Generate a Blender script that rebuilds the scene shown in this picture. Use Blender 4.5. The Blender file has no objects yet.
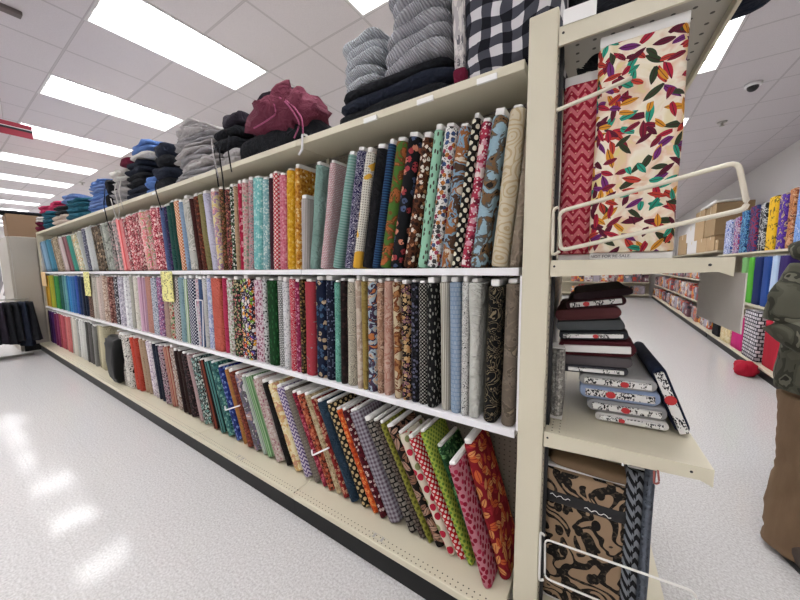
import bpy, bmesh, math, random
from math import pi, sin, cos, radians as R
from mathutils import Vector, Matrix, noise, Euler
random.seed(7)
SC = bpy.context.scene; COL = SC.collection
# ------------------------------------------------------------------ helpers
def tag(o, label=None, cat=None, group=None, kind=None):
    if label: o['label'] = label
    if cat: o['category'] = cat
    if group: o['group'] = group
    if kind: o['kind'] = kind
    return o
def empty(name, loc=(0,0,0), rot=(0,0,0), label=None, cat=None, group=None):
    o = bpy.data.objects.new(name, None); COL.objects.link(o)
    o.location = loc; o.rotation_euler = rot; o.empty_display_size = .05
    return tag(o, label, cat, group)
def link(name, me, mat=None, parent=None, smooth=False):
    o = bpy.data.objects.new(name, me); COL.objects.link(o)
    if mat and not me.materials: me.materials.append(mat)
    if parent: o.parent = parent
    if smooth:
        for p in me.polygons: p.use_smooth = True
    return o
def obj(name, bm, mat=None, parent=None, smooth=False, loc=None, rot=None, uv=True):
    if uv and not bm.loops.layers.uv: boxuv(bm)
    me = bpy.data.meshes.new(name); bm.normal_update(); bm.to_mesh(me); bm.free()
    o = link(name, me, mat, parent, smooth)
    if loc: o.location = loc
    if rot: o.rotation_euler = rot
    return o
def boxuv(bm):
    l = bm.loops.layers.uv.new('UVMap'); bm.normal_update()
    for f in bm.faces:
        n = f.normal; a = max(range(3), key=lambda i: abs(n[i]))
        for lp in f.loops:
            c = lp.vert.co
            lp[l].uv = (c.y, c.z) if a == 0 else ((c.x, c.z) if a == 1 else (c.x, c.y))
def BM(): return bmesh.new()
def box(bm, x0, x1, y0, y1, z0, z1, bev=0, M=None):
    vs = [bm.verts.new((x, y, z)) for z in (z0, z1) for x, y in ((x0,y0),(x1,y0),(x1,y1),(x0,y1))]
    fs = [bm.faces.new([vs[i] for i in q]) for q in ((3,2,1,0),(4,5,6,7),(0,1,5,4),(1,2,6,5),(2,3,7,6),(3,0,4,7))]
    if bev:
        es = list({e for f in fs for e in f.edges})
        r = bmesh.ops.bevel(bm, geom=es, offset=bev, segments=2, affect='EDGES', profile=.5)
        vs = list({v for f in r['faces'] for v in f.verts} | {v for v in vs if v.is_valid})
    if M is not None: bmesh.ops.transform(bm, matrix=M, verts=vs)
    return vs
def bx(*a, **k):
    bm = BM(); box(bm, *a, **k); return bm
def tube(bm, pts, r, seg=8, closed=False):
    pts = [Vector(q) for q in pts]; n = len(pts); rings = []
    rr = r if isinstance(r, (list, tuple)) else [r]*n
    up = Vector((0,0,1))
    for i, q in enumerate(pts):
        a = pts[(i-1) % n] if (closed or i) else q; b = pts[(i+1) % n] if (closed or i < n-1) else q
        t = (b-a).normalized()
        s = t.cross(up)
        if s.length < .05: s = t.cross(Vector((0,1,0)))
        s.normalize(); u = s.cross(t)
        rings.append([bm.verts.new(q + rr[i]*(cos(2*pi*k/seg)*s + sin(2*pi*k/seg)*u)) for k in range(seg)])
    m = n if closed else n-1
    for i in range(m):
        A, B = rings[i], rings[(i+1) % n]
        for k in range(seg): bm.faces.new((A[k], A[(k+1) % seg], B[(k+1) % seg], B[k]))
    if not closed:
        bm.faces.new(rings[0][::-1]); bm.faces.new(rings[-1])
    return bm
def roundpath(pts, r, closed=False, n=4):
    pts = [Vector(q) for q in pts]; out = []; N = len(pts)
    for i, q in enumerate(pts):
        if not closed and i in (0, N-1): out.append(q); continue
        a = (pts[i-1]-q); b = (pts[(i+1) % N]-q)
        a = q + a.normalized()*min(r, a.length/2); b = q + b.normalized()*min(r, b.length/2)
        for k in range(n+1):
            t = k/n; out.append(a*(1-t)**2 + q*2*t*(1-t) + b*t*t)
    return out
def nz(v, s=1., seed=0.): return noise.noise(Vector(v)*s + Vector((seed*3.1, seed*7.7, seed*1.3)))
# ------------------------------------------------------------------ materials
def lin(h):
    h = h.lstrip('#')
    if len(h) == 3: h = ''.join(c*2 for c in h)
    return tuple(((c/12.92) if c <= .04045 else ((c+.055)/1.055)**2.4) for c in (int(h[i:i+2], 16)/255 for i in (0,2,4))) + (1,)
class NT:
    def __init__(s, name, rough=.8, spec=.3):
        s.m = bpy.data.materials.new(name); s.m.use_nodes = True; s.t = s.m.node_tree; s.t.nodes.clear()
        s.out = s.n('ShaderNodeOutputMaterial'); s.b = s.n('ShaderNodeBsdfPrincipled')
        s.b.inputs['Roughness'].default_value = rough; s.b.inputs['Specular IOR Level'].default_value = spec
        s.l(s.b.outputs[0], s.out.inputs[0])
    def n(s, t, **k):
        x = s.t.nodes.new(t)
        for a, v in k.items(): setattr(x, a, v)
        return x
    def l(s, a, b): s.t.links.new(a, b)
    def put(s, sock, v):
        if isinstance(v, (int, float)): sock.default_value = v
        elif isinstance(v, tuple): sock.default_value = v
        elif v is not None: s.l(v, sock)
    def math(s, op, a, b=None, c=None):
        x = s.n('ShaderNodeMath', operation=op)
        for i, q in enumerate((a, b, c)): s.put(x.inputs[i], q)
        return x.outputs[0]
    def mix(s, f, a, b):
        x = s.n('ShaderNodeMix', data_type='RGBA')
        s.put(x.inputs[0], f); s.put(x.inputs[6], a); s.put(x.inputs[7], b); return x.outputs[2]
    def coord(s, kind='UV', scale=(1,1,1), rot=(0,0,0), loc=(0,0,0)):
        tc = s.n('ShaderNodeTexCoord'); mp = s.n('ShaderNodeMapping')
        mp.inputs['Scale'].default_value = scale; mp.inputs['Rotation'].default_value = rot; mp.inputs['Location'].default_value = loc
        s.l(tc.outputs[kind], mp.inputs[0]); return mp.outputs[0]
    def noise(s, v, scale=5, det=2, dist=0., rough=.5):
        x = s.n('ShaderNodeTexNoise'); x.inputs['Scale'].default_value = scale; x.inputs['Detail'].default_value = det
        x.inputs['Distortion'].default_value = dist; x.inputs['Roughness'].default_value = rough
        s.put(x.inputs['Vector'], v); return x.outputs[0]
    def voro(s, v, scale, rnd=1., dim='2D'):
        x = s.n('ShaderNodeTexVoronoi', voronoi_dimensions=dim); x.inputs['Scale'].default_value = scale
        x.inputs['Randomness'].default_value = rnd; s.put(x.inputs['Vector'], v); return x
    def ramp(s, f, stops, const=True):
        x = s.n('ShaderNodeValToRGB'); cr = x.color_ramp; cr.interpolation = 'CONSTANT' if const else 'LINEAR'
        while len(cr.elements) < len(stops): cr.elements.new(.5)
        for e, (p_, c) in zip(cr.elements, stops): e.position = p_; e.color = c
        s.put(x.inputs[0], f); return x.outputs[0]
    def xyz(s, v):
        x = s.n('ShaderNodeSeparateXYZ'); s.l(v, x.inputs[0]); return x.outputs
    def lens(s, v_, sc, L_, wd):
        """one pointed leaf per cell, turned at random"""
        t = s; v = t.voro(v_, sc, 1.)
        sp = t.n('ShaderNodeSeparateColor'); t.l(v.outputs['Color'], sp.inputs[0])
        sb = t.n('ShaderNodeVectorMath', operation='SUBTRACT'); t.l(v_, sb.inputs[0]); t.l(v.outputs['Position'], sb.inputs[1])
        dx, dy, _ = t.xyz(sb.outputs[0]); an = t.math('MULTIPLY', sp.outputs[2], 6.28); ca, sa = t.math('COSINE', an), t.math('SINE', an)
        px = t.math('MULTIPLY', t.math('ADD', t.math('MULTIPLY', dx, ca), t.math('MULTIPLY', dy, sa)), sc/L_)
        py = t.math('MULTIPLY', t.math('SUBTRACT', t.math('MULTIPLY', dy, ca), t.math('MULTIPLY', dx, sa)), sc/wd)
        return t.math('LESS_THAN', t.math('ADD', t.math('ABSOLUTE', py), t.math('MULTIPLY', px, px)), 1.), sp, py
    def bump(s, h, st=.2, dist=.01):
        x = s.n('ShaderNodeBump'); x.inputs['Strength'].default_value = st; x.inputs['Distance'].default_value = dist
        s.put(x.inputs['Height'], h); s.l(x.outputs[0], s.b.inputs['Normal'])
    def col(s, c): s.put(s.b.inputs['Base Color'], c); return s.m
def plain(name, c, rough=.5, spec=.4, metal=0, var=.06, nscale=6):
    t = NT(name, rough, spec); c = lin(c); t.b.inputs['Metallic'].default_value = metal
    d = tuple(x*(1-var) for x in c[:3]) + (1,)
    f = t.noise(t.coord('Object'), nscale, 3)
    return t.col(t.mix(f, c, d))
PC = {}
def fabric(kind, cols, scale, rough=.85, bump=.25):
    key = (kind, tuple(cols), scale)
    if key in PC: return PC[key]
    t = NT('fabric_%s_%d' % (kind, len(PC)), rough, .15)
    c = [lin(x) for x in cols]
    off = (random.random()*3, random.random()*3, 0); k = 1/scale
    uv = t.coord('UV', loc=off); bg, fg = c[0], c[1 % len(c)]
    x, y, _ = t.xyz(uv)
    if kind == 'solid':
        o = t.mix(t.noise(t.coord('UV', (30, 4, 1), loc=off), 1, 3), bg, fg)
    elif kind in ('dots0', 'dots'):
        v = t.voro(t.coord('UV', rot=(0,0,R(45)), loc=off), k, 0. if kind == 'dots0' else .55)
        o = t.mix(t.math('LESS_THAN', v.outputs['Distance'], .33), bg, fg)
        if len(c) > 2:
            sp = t.n('ShaderNodeSeparateColor'); t.l(v.outputs['Color'], sp.inputs[0])
            g2 = t.ramp(sp.outputs[0], [(0, fg), (.6, c[2])])
            o = t.mix(t.math('LESS_THAN', v.outputs['Distance'], .36), bg, g2)
    elif kind == 'confetti':
        v = t.voro(uv, k, 1.); nn = t.noise(uv, k*2.2, 1)
        sp = t.n('ShaderNodeSeparateColor'); t.l(v.outputs['Color'], sp.inputs[0])
        rest = c[1:]; g2 = t.ramp(sp.outputs[0], [(i/len(rest), q) for i, q in enumerate(rest)])
        m = t.math('LESS_THAN', t.math('ADD', v.outputs['Distance'], t.math('MULTIPLY', nn, .35)), .56)
        o = t.mix(m, bg, g2)
        v2 = t.voro(t.coord('UV', loc=(off[0]+5, off[1]+2, 0)), k*1.9, 1.)
        o = t.mix(t.math('LESS_THAN', v2.outputs['Distance'], .2), o, c[-1])
    elif kind == 'blotch':
        f = t.noise(uv, k*.95, 4, 1.1); n = len(c)
        ps = [0, .4, .5, .57, .65][:n]
        o = t.ramp(f, list(zip(ps, c[:5])))
        o = t.mix(t.math('MULTIPLY', t.noise(uv, k*6, 3), .3), o, c[-1])
    elif kind == 'sprig':
        v = t.voro(t.coord('UV', (1, .45, 1), (0,0,R(30)), off), k*1.3, 1.)
        o = t.mix(t.math('LESS_THAN', v.outputs['Distance'], .22), bg, fg)
    elif kind == 'leaf':
        o = bg
        for q in range(2):
            m, sp, py = t.lens(t.coord('UV', loc=(off[0]+3*q, off[1]+q, 0)), k*(.9+.35*q), .62, .26)
            rest = c[1:]; g2 = t.ramp(sp.outputs[0], [(i/len(rest), x_) for i, x_ in enumerate(rest)])
            g2 = t.mix(t.math('LESS_THAN', t.math('ABSOLUTE', py), .12), g2, bg)
            o = t.mix(m, o, g2)
    elif kind == 'swirl':
        v = t.voro(uv, k, .8)
        s_ = t.math('SINE', t.math('MULTIPLY', t.math('ADD', v.outputs['Distance'], t.noise(uv, k*1.2, 1)), 26.))
        o = t.mix(t.math('MULTIPLY', t.math('GREATER_THAN', s_, .45), .8), bg, fg)
    elif kind == 'scribble':
        f = t.noise(uv, k*.7, 1, 1.2)
        s_ = t.math('ABSOLUTE', t.math('SINE', t.math('MULTIPLY', f, 22.)))
        o = t.mix(t.math('LESS_THAN', s_, .35), bg, fg)
    elif kind in ('stripeh', 'stripev'):
        f = t.math('SINE', t.math('MULTIPLY', y if kind == 'stripeh' else x, 2*pi*k))
        o = t.mix(t.math('GREATER_THAN', f, .1), bg, fg)
    elif kind in ('rows', 'weave'):
        b = t.n('ShaderNodeTexBrick'); t.l(uv, b.inputs[0]); b.inputs['Scale'].default_value = k
        b.inputs['Color1'].default_value = bg; b.inputs['Color2'].default_value = tuple(.6*p+.4*q for p, q in zip(bg, fg)); b.inputs['Mortar'].default_value = fg
        b.inputs['Mortar Size'].default_value = .16; b.inputs['Brick Width'].default_value = 1.3 if kind == 'rows' else .5; b.inputs['Row Height'].default_value = 1. if kind == 'rows' else 1.6
        o = b.outputs[0]
    elif kind == 'plaid':
        a = t.math('GREATER_THAN', t.math('SINE', t.math('MULTIPLY', x, 2*pi*k)), 0)
        b = t.math('GREATER_THAN', t.math('SINE', t.math('MULTIPLY', y, 2*pi*k)), 0)
        o = t.mix(t.math('MULTIPLY', t.math('ADD', a, b), .5), bg, fg)
    elif kind == 'chevron':
        tri = t.math('PINGPONG', x, scale*.5)
        s_ = t.math('FRACT', t.math('MULTIPLY', t.math('ADD', y, t.math('MULTIPLY', tri, 1.3)), k*1.15))
        o = t.mix(t.math('GREATER_THAN', s_, .5), bg, fg)
        if len(c) > 2:
            v = t.voro(uv, k*2, 0.); o = t.mix(t.math('LESS_THAN', v.outputs['Distance'], .15), o, c[2])
    elif kind == 'patch':
        v = t.voro(uv, 1/.012, 0.)
        o = t.mix(t.math('LESS_THAN', v.outputs['Distance'], .28), bg, c[2])
        o = t.mix(t.math('GREATER_THAN', t.noise(uv, 9, 1, .5), .56), o, fg)
    elif kind == 'gingham':
        ox, oy, oz = t.xyz(t.coord('Object'))
        wob = t.math('MULTIPLY', t.noise(t.coord('Object'), 9, 1), .05)
        a = t.math('GREATER_THAN', t.math('SINE', t.math('MULTIPLY', t.math('ADD', ox, wob), pi*k)), 0)
        b = t.math('GREATER_THAN', t.math('SINE', t.math('MULTIPLY', t.math('ADD', t.math('ADD', oz, wob), t.math('MULTIPLY', oy, .8)), pi*k)), 0)
        o = t.ramp(t.math('MULTIPLY', t.math('ADD', a, b), .49), [(0, bg), (.3, c[2]), (.8, fg)])
    elif kind == 'knit':
        ox, oy, oz = t.xyz(t.coord('Object')); w = t.math('SINE', t.math('MULTIPLY', t.math('ADD', t.math('ADD', ox, t.math('MULTIPLY', oz, .5)), t.math('MULTIPLY', t.noise(t.coord('Object'), 7, 1), .06)), 2*pi*k))
        o = t.mix(t.math('MULTIPLY_ADD', w, .5, .5), bg, fg)
        t.bump(w, .6, .006); 
    elif kind == 'camo':
        f = t.noise(t.coord('Object', loc=off), k*.6, 2, .6); n = len(c)
        o = t.ramp(f, list(zip([0, .42, .5, .58, .66], c[:5])))
    if kind != 'knit':
        h = t.noise(t.coord('Object', (1,1,.35)), 26, 3)
        if kind == 'solid' and 1 <= scale < 2: h = t.math('ADD', h, t.math('MULTIPLY', t.math('ABSOLUTE', t.math('SUBTRACT', t.noise(t.coord('Object', (1,1,1.5)), 13, 2, 1.), .5)), 7.)); t.bump(h, .55, .012)
        else: t.bump(h, bump, .008)
    PC[key] = t.col(o); return PC[key]
def emis(name, c, s):
    t = NT(name); t.b.inputs['Emission Color'].default_value = c; t.b.inputs['Emission Strength'].default_value = s
    return t.col((.8,.8,.8,1))
BEIGE = 'cdc6b0'
M_beige = plain('beige_powdercoat', BEIGE, .42, .45, var=.04)
M_white = plain('white_powdercoat', 'e4e3e6', .38, .45, var=.03)
M_black = plain('black_rubber', '0f1011', .5, .3)
M_core = plain('white_card', 'e2e1de', .7, .2, var=.05, nscale=20)
M_paper = plain('white_paper', 'ecebe8', .7, .2, var=.03)
M_grey = plain('grey_metal', 'a8a6a0', .4, .5)
M_dark = plain('dark_grey', '2a2a2c', .6)
def m_perf(name, base, sp=.0254, r=.16, band=None, axis=1):
    t = NT(name, .42, .45); v = t.voro(t.coord('Object' if band else 'UV'), 1/sp, 0.)
    m = t.math('LESS_THAN', v.outputs['Distance'], r)
    if band:
        g = t.xyz(t.coord('Object'))[axis]
        m = t.math('MULTIPLY', m, t.math('MULTIPLY', t.math('GREATER_THAN', g, band[0]), t.math('LESS_THAN', g, band[1])))
    c = lin(base); f = t.noise(t.coord('Object'), 5, 3)
    return t.col(t.mix(m, t.mix(f, c, tuple(q*.94 for q in c[:3])+(1,)), lin('3a362e')))
M_peg = m_perf('pegboard_beige', BEIGE, .0254, .14); M_back = m_perf('pegboard_shaded', '6e675b', .0254, .14)  # gondola backs: pegboard colour darkened to stand for the shade behind the bolts
M_deck = m_perf('deck_beige', BEIGE, .024, .13, (-.125, -.075))
M_capshelf = m_perf('endcap_beige', BEIGE, .024, .12, (.0, .07), 0)
M_topshelf = m_perf('perforated_grey', 'b0aca0', .05, .12)
M_wire = plain('wire_cream', 'd4ccba', .4, .5)
M_wirew = plain('wire_white', 'dedcd6', .35, .5)
LAMP = 13.0; EXPO = 0.05
SG1, SW1, SG2, SW2, SG3, SW3, BPX = -3.06, .24, -5.6, .26, -8.35, .38, -4.5
CX, CY, CZ, CYAW, CPITCH, CROLL, CF = .2716, -1.219, 1.4655, .5832, -.1026, -.011, 313.03
# row, left x, right x, lean, look, print kind, colours, print scale, height, index of a set, set size
BOLTS = [
('T',-0.047,-0.004,0.097,'taupe draped','solid','9c8f80 857766',1,0.575,0,1),
('T',-0.116,-0.052,0.153,'cream gold-swirl','swirl','d8ccb2 c0a880',0.09,0.575,0,1),
('T',-0.204,-0.145,0.168,'pale blue animal-print','blotch','a9c8d8 a9c8d8 6b6a66 8b6a48 2b2624',0.05,0.575,0,1),
('T',-0.247,-0.199,0.169,'pink and red scrap-print','confetti','b83a55 e0a0b0 7a2438 f0e0dc',0.03,0.575,0,1),
('T',-0.284,-0.247,0.237,'black big cream-dot','dots0','1c1a18 e6dfc8',0.028,0.575,0,1),
('T',-0.345,-0.284,0.262,'brown and blue picture-print','blotch','e0d8c8 9a6238 7fb0cc 3a3430 a86a3a',0.06,0.575,0,1),
('T',-0.405,-0.345,0.275,'white coloured-triangle','confetti','ecebe6 a84058 405888 c07838 444',0.024,0.575,0,1),
('T',-0.451,-0.405,0.263,'mint green sprig-print','sprig','9fd0b4 4a4640',0.024,0.575,0,1),
('T',-0.538,-0.478,0.252,'chocolate leaf-mosaic','confetti','5c3422 f0e4d4 c08058 2c1a14',0.022,0.575,0,1),
('T',-0.607,-0.538,0.273,'black floral with rosebuds','confetti','17181c a03a40 4a5878 d88a70 17181c',0.035,0.575,0,1),
('T',-0.674,-0.607,0.267,'green and rust floral','blotch','4d7a30 4d7a30 7a4a28 c06a3a 2c3a1c',0.05,0.575,0,1),
('T',-0.715,-0.674,0.278,'navy fine-striped','stripeh','1c2c4c 2c5478',0.012,0.575,0,1),
('T',-0.79,-0.715,0.263,'plain black','solid','141416 1c1c20',1,0.575,0,1),
('T',-0.845,-0.784,0.258,'white pin-dot and mustard','patch','dcd8cc dca838 8a867c',0.014,0.575,0,1),
('T',-0.909,-0.845,0.25,'purple-navy scribble','scribble','2c2850 d4d2e0',0.02,0.575,0,1),
('T',-0.999,-0.939,0.252,'sage diagonal-line','stripeh','8fb0a8 6f958e',0.014,0.575,0,1),
('T',-1.094,-1.046,0.182,'white pink-row','rows','e2dad8 b88088',0.009,0.575,0,1),
('T',-1.178,-1.119,0.139,'plain sage','solid','8aa8a0 7f9e96',1,0.575,0,1),
('T',-1.258,-1.196,0.051,'short grey-white','stripev','c8c0bc 9a9490',0.01,0.402,0,1),
('T',-1.308,-1.262,0.111,'gold flower-print','confetti','d09438 f0d090 a86820',0.022,0.575,0,1),
('T',-1.379,-1.313,0.109,'mustard yellow','confetti','d8a428 e8c058 c08c1c',0.02,0.575,0,1),
('T',-1.454,-1.379,0.128,'rose pink','confetti','d07888 e0a0ac b85c70',0.016,0.575,0,1),
('T',-1.51,-1.454,0.134,'coral white-dot','dots0','c04850 eed8d0',0.018,0.575,0,1),
('T',-1.552,-1.51,0.135,'dark plum','solid','4a2c38 38202a',1,0.575,0,1),
('T',-1.628,-1.563,0.096,'pale aqua print','confetti','98bcbc d8e8e4 78a8ac',0.014,0.575,0,1),
('T',-1.731,-1.628,0.113,'aqua star-print','confetti','84c4c0 c4e4e0 6cb0b0',0.02,0.575,0,1),
('T',-1.796,-1.737,0.109,'pink-grey ditsy','confetti','b8a4a4 d88890 807478',0.012,0.575,0,1),
('T',-1.852,-1.796,0.057,'blush and green','confetti','d8b4b0 c88088 8ca088',0.02,0.575,0,1),
('T',-1.902,-1.839,0.011,'crimson','confetti','b02444 e0a0a8 981838',0.03,0.575,0,1),
('T',-1.941,-1.902,0.034,'tan strip','solid','c4a888 a88c6c',1,0.575,0,1),
('T',-1.994,-1.941,0.058,'black-green speckle','confetti','1c1e1c e8e8e0 5c7c5c',0.016,0.575,0,1),
('T',-2.075,-1.994,0.049,'dark brown rose-print','confetti','2e1c1a 8c3040 5c3a2c b87860',0.02,0.575,0,1),
('T',-2.132,-2.075,0.003,'dark olive floral','confetti','3c3420 7c6438 5c4c30 a05c48',0.02,0.575,0,1),
('T',-2.204,-2.132,-0.059,'yellow and violet floral','blotch','e0c470 e8d8b0 8868a8 d88898 f0e8c8',0.04,0.575,0,1),
('T',-2.279,-2.204,-0.14,'white lavender','solid','d8d6e4 b8b4d0',1,0.575,0,1),
('T',-2.365,-2.279,-0.11,'khaki','solid','8c8458 746c44',1,0.575,0,1),
('T',-2.454,-2.365,-0.099,'rust brown','confetti','5c2c20 8c4830 3c1c14',0.02,0.575,0,1),
('T',-2.51,-2.454,-0.059,'wine brown','solid','4c2824 381c1a',1,0.575,0,1),
('T',-2.642,-2.529,0.002,'grey-white watercolour','blotch','c8c8c0 c8c8c0 a8a8a0 e0ddd4 888880',0.08,0.575,0,1),
('T',-2.715,-2.642,0.009,'soft blue','solid','98b0c8 7890b0',1,0.575,0,1),
('T',-2.799,-2.715,0.018,'peach dotted-edge','dots0','cc7c50 f0d8c0',0.02,0.575,0,1),
('T',-2.886,-2.799,0.069,'deep green','solid','1c4840 143830',1,0.575,0,1),
('T',-2.966,-2.886,0.045,'teal green','solid','2c5c54 1c443c',1,0.575,0,1),
('T',-3.049,-2.966,-0.025,'indigo','confetti','28244c 5c3c70 1c1a38',0.02,0.575,0,1),
('T',-3.124,-3.049,-0.074,'slate blue leaning','solid','5c6c98 485880',1,0.575,0,1),
('T',-3.231,-3.124,-0.136,'crimson border-print','confetti','98283c d88890 781c30 f0d0c8',0.03,0.575,0,2),
('T',-3.338,-3.231,-0.136,'crimson border-print','confetti','98283c d88890 781c30 f0d0c8',0.03,0.575,1,2),
('T',-3.447,-3.338,-0.228,'lime and pink floral','blotch','8c9040 c85868 e0b0b0 5c6830 f0e0d8',0.05,0.575,0,2),
('T',-3.557,-3.447,-0.228,'lime and pink floral','blotch','8c9040 c85868 e0b0b0 5c6830 f0e0d8',0.05,0.575,1,2),
('T',-3.662,-3.557,-0.152,'dark red garden-print','confetti','88303c d08890 501c24 e0c0b8',0.03,0.575,0,2),
('T',-3.767,-3.662,-0.152,'dark red garden-print','confetti','88303c d08890 501c24 e0c0b8',0.03,0.575,1,2),
('T',-3.852,-3.767,-0.09,'red rose-print','confetti','b04450 e8a8a8 802c38 f0d8d0',0.025,0.575,0,3),
('T',-3.937,-3.852,-0.09,'red rose-print','confetti','b04450 e8a8a8 802c38 f0d8d0',0.025,0.575,1,3),
('T',-4.023,-3.937,-0.09,'red rose-print','confetti','b04450 e8a8a8 802c38 f0d8d0',0.025,0.575,2,3),
('T',-4.114,-4.023,-0.103,'coral stripe','stripev','d06060 e8a0a0',0.03,0.575,0,2),
('T',-4.206,-4.114,-0.103,'coral stripe','stripev','d06060 e8a0a0',0.03,0.575,1,2),
('T',-4.325,-4.237,-0.235,'grey-pink floral','confetti','a8a09c d8b0b0 6c6664',0.03,0.575,0,3),
('T',-4.413,-4.325,-0.235,'grey-pink floral','confetti','a8a09c d8b0b0 6c6664',0.03,0.575,1,3),
('T',-4.501,-4.413,-0.235,'grey-pink floral','confetti','a8a09c d8b0b0 6c6664',0.03,0.575,2,3),
('T',-4.603,-4.501,-0.314,'grey green','blotch','989c94 989c94 b0b4a8 787c74 6c7068',0.06,0.575,0,3),
('T',-4.705,-4.603,-0.314,'grey green','blotch','989c94 989c94 b0b4a8 787c74 6c7068',0.06,0.575,1,3),
('T',-4.807,-4.705,-0.314,'grey green','blotch','989c94 989c94 b0b4a8 787c74 6c7068',0.06,0.575,2,3),
('T',-4.939,-4.826,-0.204,'brown-black meadow','confetti','54483c 2c2824 a08c74 786858',0.04,0.575,0,3),
('T',-5.051,-4.939,-0.204,'brown-black meadow','confetti','54483c 2c2824 a08c74 786858',0.04,0.575,1,3),
('T',-5.164,-5.051,-0.204,'brown-black meadow','confetti','54483c 2c2824 a08c74 786858',0.04,0.575,2,3),
('T',-5.282,-5.164,-0.234,'pale grey drape','solid','c4c6c4 a8aaa8',1,0.575,0,2),
('T',-5.4,-5.282,-0.234,'pale grey drape','solid','c4c6c4 a8aaa8',1,0.575,1,2),
('T',-5.502,-5.4,-0.171,'charcoal navy','confetti','34384c 50546c 8c8c98',0.025,0.575,0,2),
('T',-5.605,-5.502,-0.171,'charcoal navy','confetti','34384c 50546c 8c8c98',0.025,0.575,1,2),
('T',-5.7,-5.605,-0.5,'light grey slanted','solid','c0c2bc a4a8a4',1,0.575,0,2),
('T',-5.796,-5.7,-0.5,'light grey slanted','solid','c0c2bc a4a8a4',1,0.575,1,2),
('T',-5.89,-5.796,-0.5,'yellow-cream meadow','blotch','d8d0b0 d8d0b0 98a888 c8a060 e8e4d8',0.06,0.575,0,3),
('T',-5.983,-5.89,-0.5,'yellow-cream meadow','blotch','d8d0b0 d8d0b0 98a888 c8a060 e8e4d8',0.06,0.575,1,3),
('T',-6.076,-5.983,-0.5,'yellow-cream meadow','blotch','d8d0b0 d8d0b0 98a888 c8a060 e8e4d8',0.06,0.575,2,3),
('T',-6.157,-6.076,-0.495,'sea green','solid','4c9888 387c70',1,0.575,0,3),
('T',-6.238,-6.157,-0.495,'sea green','solid','4c9888 387c70',1,0.575,1,3),
('T',-6.32,-6.238,-0.495,'sea green','solid','4c9888 387c70',1,0.575,2,3),
('T',-6.406,-6.32,-0.417,'rose brown','solid','98686c 7c5054',1,0.575,0,3),
('T',-6.492,-6.406,-0.417,'rose brown','solid','98686c 7c5054',1,0.575,1,3),
('T',-6.578,-6.492,-0.417,'rose brown','solid','98686c 7c5054',1,0.575,2,3),
('T',-6.691,-6.578,-0.334,'pale blush','solid','c8b8b4 b0a09c',1,0.575,0,3),
('T',-6.804,-6.691,-0.334,'pale blush','solid','c8b8b4 b0a09c',1,0.575,1,3),
('T',-6.917,-6.804,-0.334,'pale blush','solid','c8b8b4 b0a09c',1,0.575,2,3),
('T',-7.074,-6.917,-0.345,'brown tan','confetti','94846c 6c5c48 b8a890',0.03,0.575,0,3),
('T',-7.231,-7.074,-0.345,'brown tan','confetti','94846c 6c5c48 b8a890',0.03,0.575,1,3),
('T',-7.388,-7.231,-0.345,'brown tan','confetti','94846c 6c5c48 b8a890',0.03,0.575,2,3),
('T',-7.549,-7.388,-0.225,'teal blue','solid','4c88a0 387088',1,0.575,0,3),
('T',-7.71,-7.549,-0.225,'teal blue','solid','4c88a0 387088',1,0.575,1,3),
('T',-7.871,-7.71,-0.225,'teal blue','solid','4c88a0 387088',1,0.575,2,3),
('T',-8.006,-7.871,-0.062,'sky blue','solid','88a8c0 7090a8',1,0.575,0,3),
('T',-8.142,-8.006,-0.062,'sky blue','solid','88a8c0 7090a8',1,0.575,1,3),
('T',-8.277,-8.142,-0.062,'sky blue','solid','88a8c0 7090a8',1,0.575,2,3),
('T',-8.424,-8.277,-0.108,'silver grey','solid','b4b4b0 989894',1,0.575,0,3),
('T',-8.52,-8.424,-0.108,'silver grey','solid','b4b4b0 989894',1,0.575,1,3),
('M',-0.067,-0.012,0.049,'taupe shimmer','blotch','6c6258 6c6258 7c7064 544c44 9a8a74',0.05,0.58,0,1),
('M',-0.139,-0.08,0.025,'black with small tools','scribble','121214 7c7058',0.035,0.58,0,1),
('M',-0.203,-0.156,0.001,'plain ivory','solid','dcdcd4 c4c4bc',1,0.58,0,1),
('M',-0.235,-0.203,-0.002,'black-and-white zebra','scribble','dcdcd8 1c1c1c',0.014,0.58,0,1),
('M',-0.289,-0.235,-0.016,'blue-white woven','weave','c8d0d8 7c94b0',0.012,0.58,0,1),
('M',-0.334,-0.289,-0.012,'ivory pinstripe','stripev','d0ccc0 8c867a',0.008,0.58,0,1),
('M',-0.404,-0.354,-0.001,'black silver-feather','sprig','151516 8c8c86',0.02,0.58,0,1),
('M',-0.45,-0.404,0.007,'black pin-dot','dots0','121214 a8a49c',0.012,0.58,0,1),
('M',-0.491,-0.45,0,'black fine-fleck','confetti','131316 6c6c84 2c2c34',0.016,0.58,0,1),
('M',-0.546,-0.491,-0.011,'black tulip-scale','confetti','1c1618 6c4058 b88858 8c6870 c8a878',0.024,0.58,0,1),
('M',-0.585,-0.546,-0.004,'cream brown-beast','blotch','dcc8a8 dcc8a8 7c4428 b88050 2c2018',0.045,0.58,0,1),
('M',-0.656,-0.61,0.021,'rose-tan marble','blotch','c09888 c8a494 b48474 d4b4a4 a87868',0.05,0.58,0,1),
('M',-0.698,-0.656,0.013,'brown-tan marble','blotch','b08870 946850 c4a088 785040 d0b8a0',0.04,0.58,0,1),
('M',-0.758,-0.698,0.019,'orange and navy picture','blotch','cc7c40 24304c a8c4d0 d0c0a8 8c3c3c',0.05,0.58,0,1),
('M',-0.789,-0.758,0.002,'olive gold','solid','b09858 8c783c',1,0.58,0,1),
('M',-0.828,-0.789,0.027,'beige-pink marble','blotch','c8b8a8 d4c4b4 b8a090 a89080 d8ccc0',0.05,0.58,0,1),
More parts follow.
